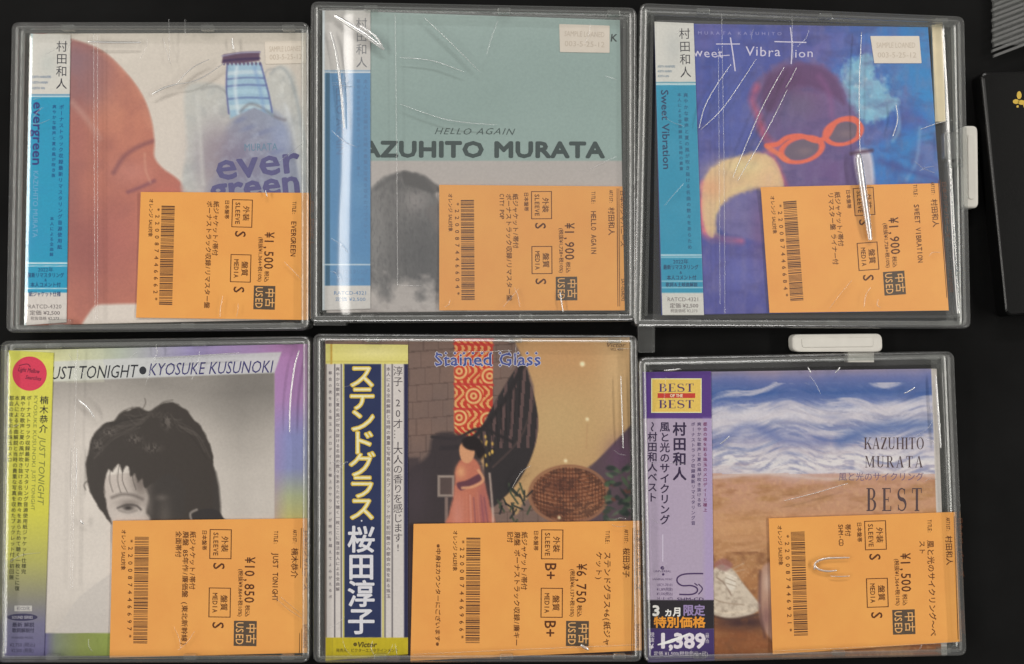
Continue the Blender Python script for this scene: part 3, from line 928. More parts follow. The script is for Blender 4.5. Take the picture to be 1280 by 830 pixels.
ph = p.poly([(60, 477), (343, 465), (343, 791), (55, 791)], (176, 168, 162), 1.5, 1, False)
g = Paint.__new__(Paint)
shade = np.interp(p.Y + 14 * np.sin(p.X / 60), [478, 500, 530, 580, 700, 760, 791], [142, 160, 188, 208, 212, 204, 194])
rs = np.interp(p.X, [55, 110, 240, 300, 343], [0, 6, 0, -18, -14]) + (p.fbm(60, 31) - .5) * 16
p.mix(ph * 1.0, (0, 0, 0)); p.I = p.I + (ph * (shade + rs))[..., None] * np.array([1.0, .965, .925])
cl = ph
p.poly([(74, 800), (82, 770), (104, 742), (140, 716), (180, 690), (180, 800)], (196, 190, 184), 2, .7, clip=cl)
p.poly([(128, 600), (150, 592), (190, 592), (240, 600), (262, 640), (262, 690), (150, 690), (138, 650), (128, 630)], (196, 186, 178), 2, 1, clip=cl)
p.poly([(168, 578), (184, 590), (181, 606), (186, 622), (183, 640), (188, 652), (186, 700), (266, 700), (270, 590), (220, 570)], (60, 55, 52), 4, 1, clip=cl)
p.blob(206, 645, 8, 20, (92, 85, 80), .7); p.blob(176, 596, 12, 14, (104, 96, 90), .6); p.blob(202, 622, 7, 4, (112, 104, 98), .6); p.blob(186, 632, 5, 18, (120, 112, 106), .5)
rr = random.Random(5)
p.blob(176, 604, 10, 20, (116, 106, 100), .8, cl)
hair = [(140, 655), (134, 648), (122, 632), (112, 614), (108, 594), (109, 573), (115, 547), (128, 531), (142, 526), (152, 516), (171, 509), (184, 514), (194, 510), (207, 503), (225, 507), (240, 521), (256, 541), (264, 563), (268, 586), (266, 612), (265, 640), (258, 700), (236, 700), (230, 650), (232, 612), (212, 592), (190, 604), (181, 610), (178, 598), (172, 604), (169, 592), (163, 596), (159, 583), (153, 590), (148, 580), (141, 590), (136, 588), (132, 598), (131, 614), (133, 636)]
hm = p.poly(hair, (60, 54, 50), 2.6, 1, clip=cl, wob=4)
for j in range(46):                      # feathered strands sweeping down from the crown
    a = rr.uniform(-3.0, -.15) if j % 3 else rr.uniform(-2.9, -1.9)
    x1, y1 = 188 + rr.uniform(66, 80) * math.cos(a), 592 + rr.uniform(66, 84) * math.sin(a)
    x0, y0 = 205 + (x1 - 205) * .35, 514 + (y1 - 514) * .35
    mx_, my_ = (x0 + x1) / 2 + rr.uniform(-4, 4), min(y0, y1) - rr.uniform(-8, 4)
    p.line([(x0, max(y0, 512)), (mx_, my_ + 8), (x1, y1)], rr.choice([(82, 75, 70), (96, 89, 84), (46, 41, 38)]), 1.3, .45, 2, hm)
for x_, y_, w_, h__ in ((168, 549, 9, 6), (209, 527, 6, 9), (136, 540, 8, 5), (122, 556, 6, 9), (190, 560, 10, 5)):
    p.mix(np.exp(-((p.X - x_) / w_) ** 2 - ((p.Y - y_) / h__) ** 2) * (p.fbm(3.2, 66, 2, 1.6, 1) > .5) * .5, (128, 120, 114))
for P_ in ([(178, 512), (182, 504), (181, 498)], [(196, 511), (203, 503), (216, 500)], [(142, 527), (152, 515), (166, 509)], [(110, 600), (105, 606), (107, 612)]):
    p.line(P_, (84, 78, 72), 1.2, .7, 1.6, cl)
for P_ in ([(138, 586), (137, 600), (141, 615)], [(149, 581), (147, 600), (151, 616)], [(154, 581), (153, 600), (159, 615)], [(166, 582), (166, 598), (170, 612)]):
    p.line(P_, (66, 60, 56), 1.1, .6, 1.4, cl)
p.line([(140, 622), (152, 618), (166, 619), (178, 624)], (88, 80, 76), 3.2, .7, 4)
p.blob(162, 629, 15, 6, (128, 118, 112), .75); p.line([(147, 635), (158, 631), (170, 632), (176, 637)], (64, 58, 56), 2.2, .8, 2.5)
p.blob(160, 635, 6.5, 3.2, (52, 46, 44), 1.0); p.line([(149, 638), (160, 641), (171, 638)], (110, 102, 98), 1.8, .6, 3); p.blob(150, 650, 10, 8, (206, 196, 188), .5)
p.poly([(238, 650), (244, 640), (258, 636), (272, 638), (280, 648), (288, 654), (284, 680), (240, 680)], (50, 46, 46), 2, 1, clip=cl)
p.line([(240, 652), (238, 642), (246, 637)], (160, 152, 146), 2.5, .8, 2)
p.poly([(58, 452), (352, 440), (343, 466), (60, 477)], (198, 200, 200), 1.5, .9, False)
p.mix(((p.Y < 478) & (p.X < 130)) * .3, (214, 216, 190))
f4 = p.build('front_cover', a4, ZC, .0035)
k = Ink(); k.line('JUST TONIGHT', (60, 466), 23, (1, -.025), shear=.28, fit=112, bold=-.006)
k.disc(178.5, 463, 4.4, 5); k.build('lettering', (44, 46, 52), f4, ZC + I_)
k = Ink(); k.line('KYOSUKE KUSUNOKI', (186, 461.5), 22, (1, -.025), shear=.28, fit=156, bold=-.006); k.build('lettering', (60, 58, 108), f4, ZC + I_)
O4 = [(11, 438), (67, 441), (55, 820), (5, 822)]
p = Paint(O4, 1.0, base=(212, 208, 70))
p.grad(p.Y, [(440, (214, 212, 92)), (500, (212, 208, 78)), (640, (206, 202, 70)), (700, (176, 174, 92)), (740, (140, 138, 112)), (780, (110, 108, 136)), (822, (96, 92, 132))])
p.rect(0, 430, 16, 700, (226, 222, 96), a=.5)
b4 = p.build('paper_strip', a4, ZO, .0003)
k = Ink(); k.disc(37, 467, 21.5, 21.5, 36); k.build('round_mark', (206, 56, 84), b4, ZO + I_)
k = Ink(); k.line('Light Mellow', (23, 461), 8, (1, .12), shear=.3, fit=27, bold=.01); k.line('Searches', (32, 471), 7, (1, .12), shear=.3, fit=20, bold=.01)
k.stroke([(24, 457), (34, 455), (38, 459)], 1); k.build('lettering', (104, 26, 56), b4, ZO + 2 * I_)
sl = (-12, 379)
k = Ink(); k.column('楠木恭介', 55.5, 494, 11, 12, bold=.012, down=sl); k.build('lettering', (48, 50, 46), b4, ZO + I_)
k = Ink(); k.line('JUST TONIGHT', (53.5, 547), 11, sl, fit=84, shear=.2); k.line('KYOSUKE KUSUNOKI', (45, 494), 6.5, sl, fit=90); k.line('JUST TONIGHT', (42.5, 588), 6.5, sl, fit=50)
k.build('lettering', (120, 124, 60), b4, ZO + I_)
k = Ink()
for j, (x, n_) in enumerate(((36.5, 32), (29, 35), (21.5, 33), (14.5, 12))): jcol(k, n_, j, x, 494, 6.3, pitch=7.0, bold=.012, down=sl)
k.build('lettering', (58, 60, 40), b4, ZO + I_)
k = Ink(); k.rect(18, 757, 40, 764); k.build('label_panel', (184, 182, 178), b4, ZO + I_)
k = Ink(); k.line('初CD化', (29, 760.5), 5.6, anchor='c', fit=17); k.build('lettering', (84, 82, 96), b4, ZO + 2 * I_)
k = Ink(); k.disc(28, 771.5, 19, 4.6); k.build('oval_mark', (58, 56, 84), b4, ZO + I_)
k = Ink(); k.line('SOUND SERIES', (28, 771.5), 5, anchor='c', fit=26); k.build('lettering', (180, 178, 190), b4, ZO + 2 * I_)
k = Ink(); k.line('最新 解説', (29, 781), 6, anchor='c', fit=28, bold=.02); k.line('歌詞解説付', (29, 788), 6, anchor='c', fit=28, bold=.02)
k.line('WARNER MUSIC', (28, 797), 4, anchor='c', fit=28); k.line('¥2,750 (税込)', (28, 806), 6, anchor='c', fit=32); k.line('¥2,500 (税抜)', (28, 813), 6, anchor='c', fit=28)
k.build('lettering', (56, 54, 78), b4, ZO + I_)

# ---------------- album 5
A5 = [(406, 424), (787, 422), (790, 824), (406, 826)]
a5 = album(A5, 'brown album with a spiral staircase and red patterned window, navy strip with gold characters')
p = Paint(A5, base=(118, 98, 90))
yy = p.Y + (p.X - 500) * .08; row = np.floor(yy / 21); xx = p.X + 9 * (row % 2) + 3 * np.sin(row * 2.3)
p.mix((np.abs(((xx / 19) % 1) - .5) > .46) * .5, (84, 68, 64)); p.mix((np.abs(((yy / 21) % 1) - .5) > .46) * .6, (80, 64, 60))
h = (np.floor(xx / 19) * 7.3 + row * 3.1) % 1; p.mix(h * .35, (132, 104, 92)); p.mix((p.fbm(30, 4) - .4).clip(0) * .6, (96, 84, 84))
# lit room wall, a big round shape
rm = p.poly([(640, 400), (800, 400), (800, 540), (770, 560), (740, 580), (716, 596), (690, 600), (656, 626), (640, 640), (600, 560), (668, 500), (636, 410)], (186, 150, 106), 3, 1)
p.blob(700, 440, 90, 40, (190, 142, 96), .6, rm); p.blob(700, 530, 60, 50, (192, 164, 116), .7, rm); p.blob(770, 470, 22, 60, (206, 176, 130), .6, rm)
p.poly([(738, 584), (790, 530), (800, 700), (700, 660)], (84, 68, 76), 3, 1, False)
p.blob(775, 570, 18, 22, (98, 66, 96), .6)
# red window
wm = p.rect(568, 415, 616, 545, (188, 62, 46), 1.5)
wv = np.sin((p.X + 5 * np.sin(p.Y / 4.4)) * .78) ; p.mix(wm * (wv > .25) * .85, (222, 178, 112))
for cx, cy in ((592, 495), (574, 522), (612, 470), (574, 464), (610, 525)):
    for R_, c_ in ((12, (192, 62, 44)), (10, (224, 186, 124)), (7.5, (188, 60, 44)), (4.5, (222, 180, 118)), (2, (180, 56, 44))): p.ell(cx, cy, R_, R_, c_, 1.5, 1, clip=wm)
for yy_ in (430, 480, 511): p.line([(568, yy_), (616, yy_ + 1)], (186, 56, 52), 3, .9, 1.5)
p.line([(568, 424), (616, 424)], (190, 70, 70), 4, .7, 2)
# staircase
st = p.poly([(653, 452), (662, 476), (671, 510), (672, 540), (664, 572), (648, 602), (630, 622), (612, 634), (606, 600), (604, 560), (600, 540), (626, 490)], (48, 44, 46), 2, 1)
p.mix(st * (np.abs(((p.X + p.Y * .08) / 11 % 1) - .5) > .32) * (p.Y < 560) * .7, (112, 86, 84))
p.line([(653, 458), (632, 498), (606, 532), (580, 556), (552, 560)], (44, 40, 42), 6, 1, 2)
for j in range(9): p.line([(650 - j * 6, 470 + j * 9), (648 - j * 5, 520 + j * 8)], (36, 32, 34), 1.4, .8, 1.4)
p.line([(668, 500), (650, 548), (616, 584)], (96, 76, 72), 2, .6, 2); p.line([(540, 546), (570, 548), (600, 536), (640, 552)], (42, 38, 40), 4, .9, 2)
for j in range(26):
    x0 = rr.uniform(580, 616); y0 = rr.uniform(540, 590); p.ell(x0, y0, 1.3, 2.2, (226, 184, 90), 1.5, .8)
# dark left and the figure in red
p.poly([(534, 570), (540, 548), (556, 540), (585, 548), (600, 580), (606, 640), (600, 670), (520, 670), (505, 600)], (52, 46, 50), 6, .9)
p.rect(500, 572, 524, 830, (58, 50, 54), 4, .8); p.blob(520, 620, 18, 40, (70, 60, 66), .7)
p.rect(547, 594, 568, 621, (146, 132, 124), 1.5); p.rect(550, 597, 565, 618, (84, 70, 68), 1.5); p.rect(556, 621, 560, 660, (124, 106, 100), 1.5)
p.poly([(570, 585), (578, 574), (590, 572), (600, 582), (604, 600), (610, 620), (620, 660), (622, 680), (556, 680), (562, 640), (568, 612)], (186, 112, 90), 3, 1, wob=3)
p.poly([(574, 562), (578, 553), (587, 552), (593, 560), (592, 572), (585, 579), (577, 575)], (206, 150, 112), 2, 1)
p.ell(590, 554, 13, 9, (34, 28, 30), 2.5, rot=12); p.ell(600, 564, 6, 10, (34, 28, 30), 3)
p.blob(576, 590, 6, 8, (220, 162, 118), .8); p.blob(604, 640, 8, 34, (150, 86, 92), .7); p.blob(572, 646, 8, 26, (206, 142, 128), .6)
p.poly([(571, 604), (584, 600), (600, 592), (602, 600), (590, 607), (576, 613)], (84, 50, 66), 2, .85)
p.line([(598, 588), (604, 600), (592, 608), (578, 610)], (214, 158, 120), 3.4, .85, 2)
for j in range(9): p.line([(570 + j * 4.4, 616 + (j % 3) * 3), (566 + j * 6, 680)], rr.choice([(128, 74, 88), (214, 158, 146), (110, 66, 84), (196, 126, 104)]), 1.4, .6, 1.8)
p.line([(612, 592), (616, 640), (616, 670)], (206, 184, 170), 2.6, .7, 2)
# wicker chair
wc = p.ell(711, 618, 47, 34, (120, 74, 52), 2)
p.mix(wc * (np.abs(((p.Y + .0008 * (p.X - 711) ** 2 * 6) / 5 % 1) - .5) > .3) * .6, (170, 120, 90)); p.mix(wc * (np.abs((p.X / 4 % 1) - .5) > .36) * .5, (74, 46, 38))
p.blob(700, 606, 22, 12, (92, 56, 46), .7, wc); p.blob(735, 640, 20, 12, (150, 108, 80), .5, wc); p.blob(690, 640, 18, 10, (80, 50, 42), .6, wc)
p.mix(wc * (p.fbm(5, 71, 3, 1, 1.6) > .54) * .45, (60, 40, 36))
p.ell(711, 618, 49, 36, (146, 102, 76), 1.5, .9, ring=3); p.ell(711, 618, 42, 30, (78, 52, 40), 1.5, .5, ring=1.4)
# plant
for j in range(46):
    x0, y0 = rr.uniform(756, 792), rr.uniform(582, 656)
    p.ell(x0, y0, rr.uniform(3, 8), rr.uniform(1.5, 4), rr.choice([(52, 66, 56), (70, 92, 66), (40, 48, 46), (90, 104, 84), (96, 60, 50)]), 2, .85, rot=rr.uniform(0, 180))
for j in range(22):
    x0, y0 = rr.uniform(624, 662), rr.uniform(612, 656)
    p.line([(x0, y0), (x0 + rr.uniform(-12, 12), y0 - rr.uniform(4, 14))], rr.choice([(40, 46, 44), (62, 72, 56), (34, 34, 38)]), 2.4, .9)
p.rect(500, 655, 800, 830, (60, 44, 44), 4)
for x0, y0, c_ in ((728, 455, 3), (734, 524, 2), (707, 576, 2), (699, 647, 1.6)):
    p.ell(x0, y0, c_, c_, (240, 222, 180), 3)
p.line([(734, 530), (733, 560)], (176, 134, 96), 1.4, .5)
f5 = p.build('front_cover', a5, ZC, .0035)


def gothic(k, fat):
    k.line('Stained Glass', (543, 449), 21, (1, -.004), fit=134, bold=fat, gap=.03)
    x = 545.0
    for n_ in range(12):
        x0 = 546 + n_ * 11.3
        s_ = 1.3 + fat * 28
        for yo in (441.5, 456.5): k.poly([(x0 - s_, yo), (x0, yo - s_), (x0 + s_, yo), (x0, yo + s_)])


k = Ink(); gothic(k, .05); k.build('lettering', (190, 186, 196), f5, ZC + I_)
k = Ink(); gothic(k, .012); k.build('lettering', (70, 82, 142), f5, ZC + 2 * I_)
k = Ink(); k.line('Victor', (758, 431), 8, shear=.3, fit=24); k.line('VICL 4000', (763, 436.5), 5, fit=16); k.build('lettering', (96, 72, 60), f5, ZC + I_)
O5 = [(407, 430), (510, 431), (510, 818), (407, 826)]
p = Paint(O5, 1.0, base=(206, 200, 196))
p.rect(400, 400, 520, 455, (214, 206, 122)); p.rect(413, 400, 415.4, 455, (190, 150, 60)); p.rect(400, 451, 520, 453, (190, 176, 90), a=.6); p.blob(470, 440, 40, 8, (230, 222, 160), .6)
p.rect(505, 455, 520, 797, (40, 40, 74)); p.rect(400, 455, 408.5, 797, (120, 112, 106))
p.rect(430, 455, 476.5, 797, (38, 48, 86))
p.mix(((p.X > 430) & (p.X < 476) & (p.Y > 455) & (p.Y < 797)) * (p.fbm(20, 6) - .4).clip(0) * .5, (54, 68, 100))
for x in (428.6, 478): p.rect(x, 455, x + 1.6, 797, (200, 190, 80))
for x in (417.6, 426, 480.5, 489.5): p.rect(x, 455, x + 1.4, 797, (70, 66, 74))
p.rect(400, 797, 520, 840, (190, 172, 34)); p.rect(415, 797, 416, 840, (150, 136, 40), a=.6)
b5 = p.build('paper_strip', a5, ZO, .0003)
k = Ink(); k.column('ステンドグラス', 452.5, 456, 33, 27.6, bold=.045, sx=1.06); k.build('lettering', (206, 176, 62), b5, ZO + I_)
k = Ink(); k.column('ステンドグラス', 452.5, 456, 33, 27.6, bold=.006, sx=1.06); k.build('lettering', (226, 218, 176), b5, ZO + 2 * I_)
k = Ink(); k.column('・', 452, 646, 10); k.column('桜田淳子', 451.5, 657, 35, 34, bold=.022); k.build('lettering', (208, 208, 214), b5, ZO + I_)
k = Ink(); k.column('淳子、20才…!', 497.5, 457, 12.5, 13.2); k.column('大人の香りを感じます!', 497.5, 556, 12.5, 12.2); k.build('lettering', (70, 64, 70), b5, ZO + I_)
k = Ink(); jcol(k, 44, 2, 485.5, 458, 5.4, pitch=6.6); jcol(k, 44, 1, 422.2, 458, 5, pitch=6.4); jcol(k, 36, 3, 412.8, 462, 4.4, pitch=8)
k.build('lettering', (116, 108, 112), b5, ZO + I_)
k = Ink(); k.line('Victor', (459, 805.5), 9, shear=.2, bold=.04, fit=24, anchor='c'); k.disc(444, 805.5, 2.4); k.line('発売元：ビクターエンタテインメント', (459, 813), 5, fit=78, anchor='c', bold=.01)
k.build('lettering', (92, 80, 24), b5, ZO + I_)

# ---------------- album 6
A6 = [(806, 466), (1171, 461), (1184, 818), (812, 825)]
a6 = album(A6, 'beach album with breaking waves and a pale shoe on orange sand, lavender paper strip')
p = Paint(A6, base=(196, 150, 118))
wy = p.Y + (p.X - 890) * .02 + (p.fbm(50, 4) - .5) * 16
p.grad(wy, [(462, (150, 138, 160)), (476, (100, 110, 160)), (495, (62, 92, 152)), (508, (110, 124, 172)), (520, (158, 158, 178)), (540, (140, 146, 180)), (556, (160, 156, 180)), (575, (198, 186, 188)), (590, (192, 162, 156)), (606, (190, 144, 120)), (660, (188, 142, 106)), (720, (170, 120, 78)), (830, (140, 86, 52))])
z_ = ((p.Y > 478) & (p.Y < 592)) * 1.0
sl_ = p.Y + 9 * np.sin(p.X / 37) + 4 * np.sin(p.X / 13 + 1); Y0 = p.Y.copy(); p.Y = sl_
fa = p.fbm(34, 14, 6, .55, 3.4); fb = p.fbm(16, 25, 5, .45, 3.2); fc = p.fbm(7, 37, 4, .6, 2.2); p.Y = Y0
zone = np.interp(p.Y, [478, 500, 512, 530, 545, 560, 572, 592, 600], [.1, .1, .75, .7, .35, .45, .95, .9, 0])
p.mix(z_ * ((fa - .58 + zone * .3) * 6).clip(0, 1) * .8, (196, 192, 202)); p.mix(z_ * ((fb - .5) * 6).clip(0, 1) * (1 - zone * .6) * .7, (84, 104, 158))
p.mix(z_ * ((fc - .5) * 5).clip(0, 1) * zone * .65, (216, 212, 216)); p.mix(z_ * ((.45 - fc) * 5).clip(0, 1) * zone * .5, (128, 132, 168))
p.line([(1050, 552), (1100, 535), (1180, 530)], (78, 104, 160), 12, .7, 12); p.line([(895, 556), (935, 532), (980, 550), (1030, 552)], (92, 108, 164), 9, .5, 10)
p.line([(890, 530), (960, 520), (1040, 526), (1100, 512), (1180, 500)], (208, 202, 208), 7, .6, 8)
sn_ = np.clip((p.Y - 592) / 10, 0, 1); p.mix(sn_ * (p.fbm(16, 5, 5, .5, 2) - .42).clip(0) * 2.2, (168, 124, 80)); p.mix(sn_ * (p.fbm(4, 6, 3) - .5).clip(0) * 1.4, (206, 164, 124)); p.mix(sn_ * (p.fbm(9, 8, 3, .6, 1.6) - .55).clip(0) * 1.8, (150, 104, 68))
p.mix(np.exp(-((p.Y - 578 - 4 * np.sin(p.X / 30)) / 9) ** 2) * ((fc - .36) * 5).clip(0, 1) * .85, (220, 216, 216)); p.mix(np.exp(-((p.Y - 520 + (p.X - 890) * .04) / 7) ** 2) * ((fb - .4) * 5).clip(0, 1) * .7, (214, 210, 216))
p.line([(890, 597), (960, 592), (1040, 599), (1110, 592), (1180, 596)], (214, 204, 200), 3, .55, 4)
p.line([(975, 626), (1030, 612), (1060, 606)], (222, 178, 150), 2, .5, 3); p.line([(900, 690), (950, 680), (990, 660)], (206, 160, 120), 3, .5, 5)
p.blob(935, 660, 60, 20, (206, 156, 108), .5); p.blob(925, 800, 60, 26, (132, 78, 46), .7); p.blob(930, 778, 40, 10, (60, 40, 44), .9)
p.mix((p.Y > 690) * (p.X < 965) * (p.fbm(10, 88, 4) - .5).clip(0) * 2.0, (120, 78, 52))
sh = p.poly([(886, 722), (896, 708), (906, 706), (918, 714), (928, 728), (944, 748), (951, 758), (940, 768), (916, 773), (896, 770), (882, 760)], (204, 190, 172), 2.5, 1)
p.blob(912, 728, 8, 12, (216, 206, 190), .9); p.line([(896, 722), (906, 730), (914, 744)], (140, 118, 104), 2, .7); p.line([(902, 714), (920, 722)], (224, 212, 196), 2.4, .9); p.line([(884, 760), (910, 766), (946, 762)], (222, 206, 184), 3, .8, 2)
p.line([(886, 768), (912, 774), (948, 768)], (70, 52, 50), 3, .7, 3)
for a_, b_ in (((912, 716), (930, 712)), ((908, 712), (900, 700)), ((914, 712), (930, 704))): p.line([a_, b_], (206, 190, 172), 1.4, .4)
p.poly([(892, 706), (904, 698), (916, 706), (906, 714)], (150, 100, 100), 3, .7)
p.poly([(952, 712), (966, 704), (976, 720), (976, 800), (958, 792), (948, 760)], (176, 140, 124), 4, .85); p.blob(960, 728, 6, 14, (206, 180, 164), .7); p.blob(958, 770, 6, 14, (120, 84, 84), .6); p.line([(950, 714), (950, 760), (956, 796)], (80, 52, 54), 3, .6, 4)
p.mix(sh * (p.fbm(4, 17, 3) - .45).clip(0) * 1.6, (150, 134, 118)); p.line([(884, 742), (900, 752), (930, 756)], (160, 140, 122), 1.6, .7); p.ell(913, 729, 6, 9, (224, 216, 202), 2, .8, rot=-25); p.line([(907, 722), (919, 727)], (150, 130, 112), 1.2, .7); p.line([(908, 729), (920, 733)], (150, 130, 112), 1.2, .7)
p.mix((p.U > .982) * 1.0, (196, 190, 184))
f6 = p.build('front_cover', a6, ZC, .0035)
k = Ink(); k.line('KAZUHITO', (1080, 554), 21, fit=76, serif=True, gap=.04, hs=.7); k.line('MURATA', (1081, 577), 20.5, fit=75, serif=True, gap=.12, hs=.7)
k.line('BEST', (1083, 624), 41, fit=76, serif=True, gap=.2, hs=.6); k.build('lettering', (80, 64, 66), f6, ZC + I_)
k = Ink(); k.line('風と光のサイクリング', (1048, 596), 11.5, fit=107, bold=.005); k.build('lettering', (110, 94, 122), f6, ZC + I_)
O6 = [(803, 465), (889, 464), (893, 826), (810, 828)]
p = Paint(O6, 1.0, base=(174, 160, 182))
p.mix((p.fbm(40, 6) - .45).clip(0) * .4, (160, 146, 172))
p.rect(780, 400, 900, 523, (84, 56, 128)); p.rect(880, 523, 900, 752, (168, 150, 196), a=.6, soft=6)
p.rect(780, 750, 900, 786, (40, 36, 42)); p.rect(780, 786, 900, 840, (66, 50, 104))
b6 = p.build('paper_strip', a6, ZO, .0003)
k = Ink(); k.rect(814, 473, 877, 516); k.build('gold_panel', (216, 184, 92), b6, ZO + I_)
k = Ink()
for (x0, y0, x1, y1) in ((814, 473, 877, 474.2), (814, 514.8, 877, 516), (814, 473, 815.2, 516), (875.8, 473, 877, 516)): k.rect(x0, y0, x1, y1)
k.build('panel_border', (232, 222, 170), b6, ZO + 2 * I_)
k = Ink(); k.rect(822, 491.5, 869, 497.5); k.build('red_bar', (186, 60, 50), b6, ZO + 2 * I_)
k = Ink(); k.line('OF THE', (845.5, 494.5), 5.4, anchor='c', fit=16, bold=.02); k.build('lettering', (232, 220, 190), b6, ZO + 3 * I_)
k = Ink(); k.line('BEST', (823.5, 484.5), 14.5, fit=45, serif=True, gap=.04); k.line('BEST', (823.5, 505), 14.5, fit=45, serif=True, gap=.04); k.build('lettering', (74, 48, 96), b6, ZO + 2 * I_)
k = Ink(); k.column('村田和人', 849.5, 527, 17.5, 18.6, bold=.028); k.column('風と光のサイクリング', 831, 527, 13, 12.9, bold=.02); k.column('〜村田和人ベスト', 815.5, 527, 12.5, 12.6, bold=.018)
k.build('lettering', (50, 38, 66), b6, ZO + I_)
k = Ink(); jcol(k, 20, 0, 866.5, 527, 5.4, pitch=6.5); jcol(k, 17, 1, 874, 527, 5.2, pitch=6.3); k.build('lettering', (86, 72, 108), b6, ZO + I_)
k = Ink(); jcol(k, 18, 3, 881.5, 527, 5.2, pitch=6.3); k.build('lettering', (118, 60, 100), b6, ZO + I_)
k = Ink(); k.rect(828, 668, 829, 702)
k.build('fold_line', (204, 196, 214), b6, ZO + I_)
k = Ink(); k.line('UNIVERSAL', (828, 714), 3.6, fit=22, anchor='c'); k.disc(828, 710, 2.4); k.disc(829, 718, 1.5); k.line('UNIVERSAL MUSIC', (828, 724), 3.4, fit=25, anchor='c')
for j, t_ in enumerate(('UICY-70101', '¥1,389(税抜)', '¥1,500(税込)', '14・8・6(Y)')): k.line(t_, (831, 731 + j * 5.6), 4.8, fit=20, anchor='c')
k.stroke([(879, 717), (866, 717), (854, 718), (847, 722), (847, 728), (853, 732), (864, 732), (871, 735), (871, 740), (864, 743), (849, 743)], 1.9)
k.stroke([(873, 730), (878, 736), (873, 743)], 1.5); k.stroke([(868, 729), (872, 732)], 1.4)
k.line('SHM-CD', (863, 748.8), 5.4, fit=34, anchor='c', bold=.02); k.build('lettering', (72, 52, 92), b6, ZO + I_)
k = Ink(); k.line('3', (815, 763), 18, bold=.04, hs=1.15); k.line('ヵ月', (830, 765), 12, fit=22, bold=.035); k.build('lettering', (226, 222, 218), b6, ZO + I_)
k = Ink(); k.line('限定', (853.5, 763), 14.5, fit=28, bold=.03); k.build('lettering', (146, 128, 172), b6, ZO + I_)
k = Ink(); k.line('特別価格', (817, 778), 14.5, fit=65, bold=.035); k.build('lettering', (226, 148, 52), b6, ZO + I_)
k = Ink(); k.line('1,389', (822, 800.5), 26, fit=60, bold=.04); k.line('¥', (812, 808), 9, bold=.02); k.column('税抜', 815, 790, 6.5); k.column('（税込）', 884, 788, 4.8)
k.line('定価 ¥1,500(税抜価格+税)', (817, 817), 6.2, fit=68); k.build('lettering', (214, 208, 216), b6, ZO + I_)
k = Ink(); k.stroke([(822, 806), (840, 801), (862, 792)], [1.5, 4.4, 1.6]); k.build('slash_mark', (236, 232, 232), b6, ZO + 2 * I_)

# ------------------------------------------------------------------ price tags
ZT = .0074


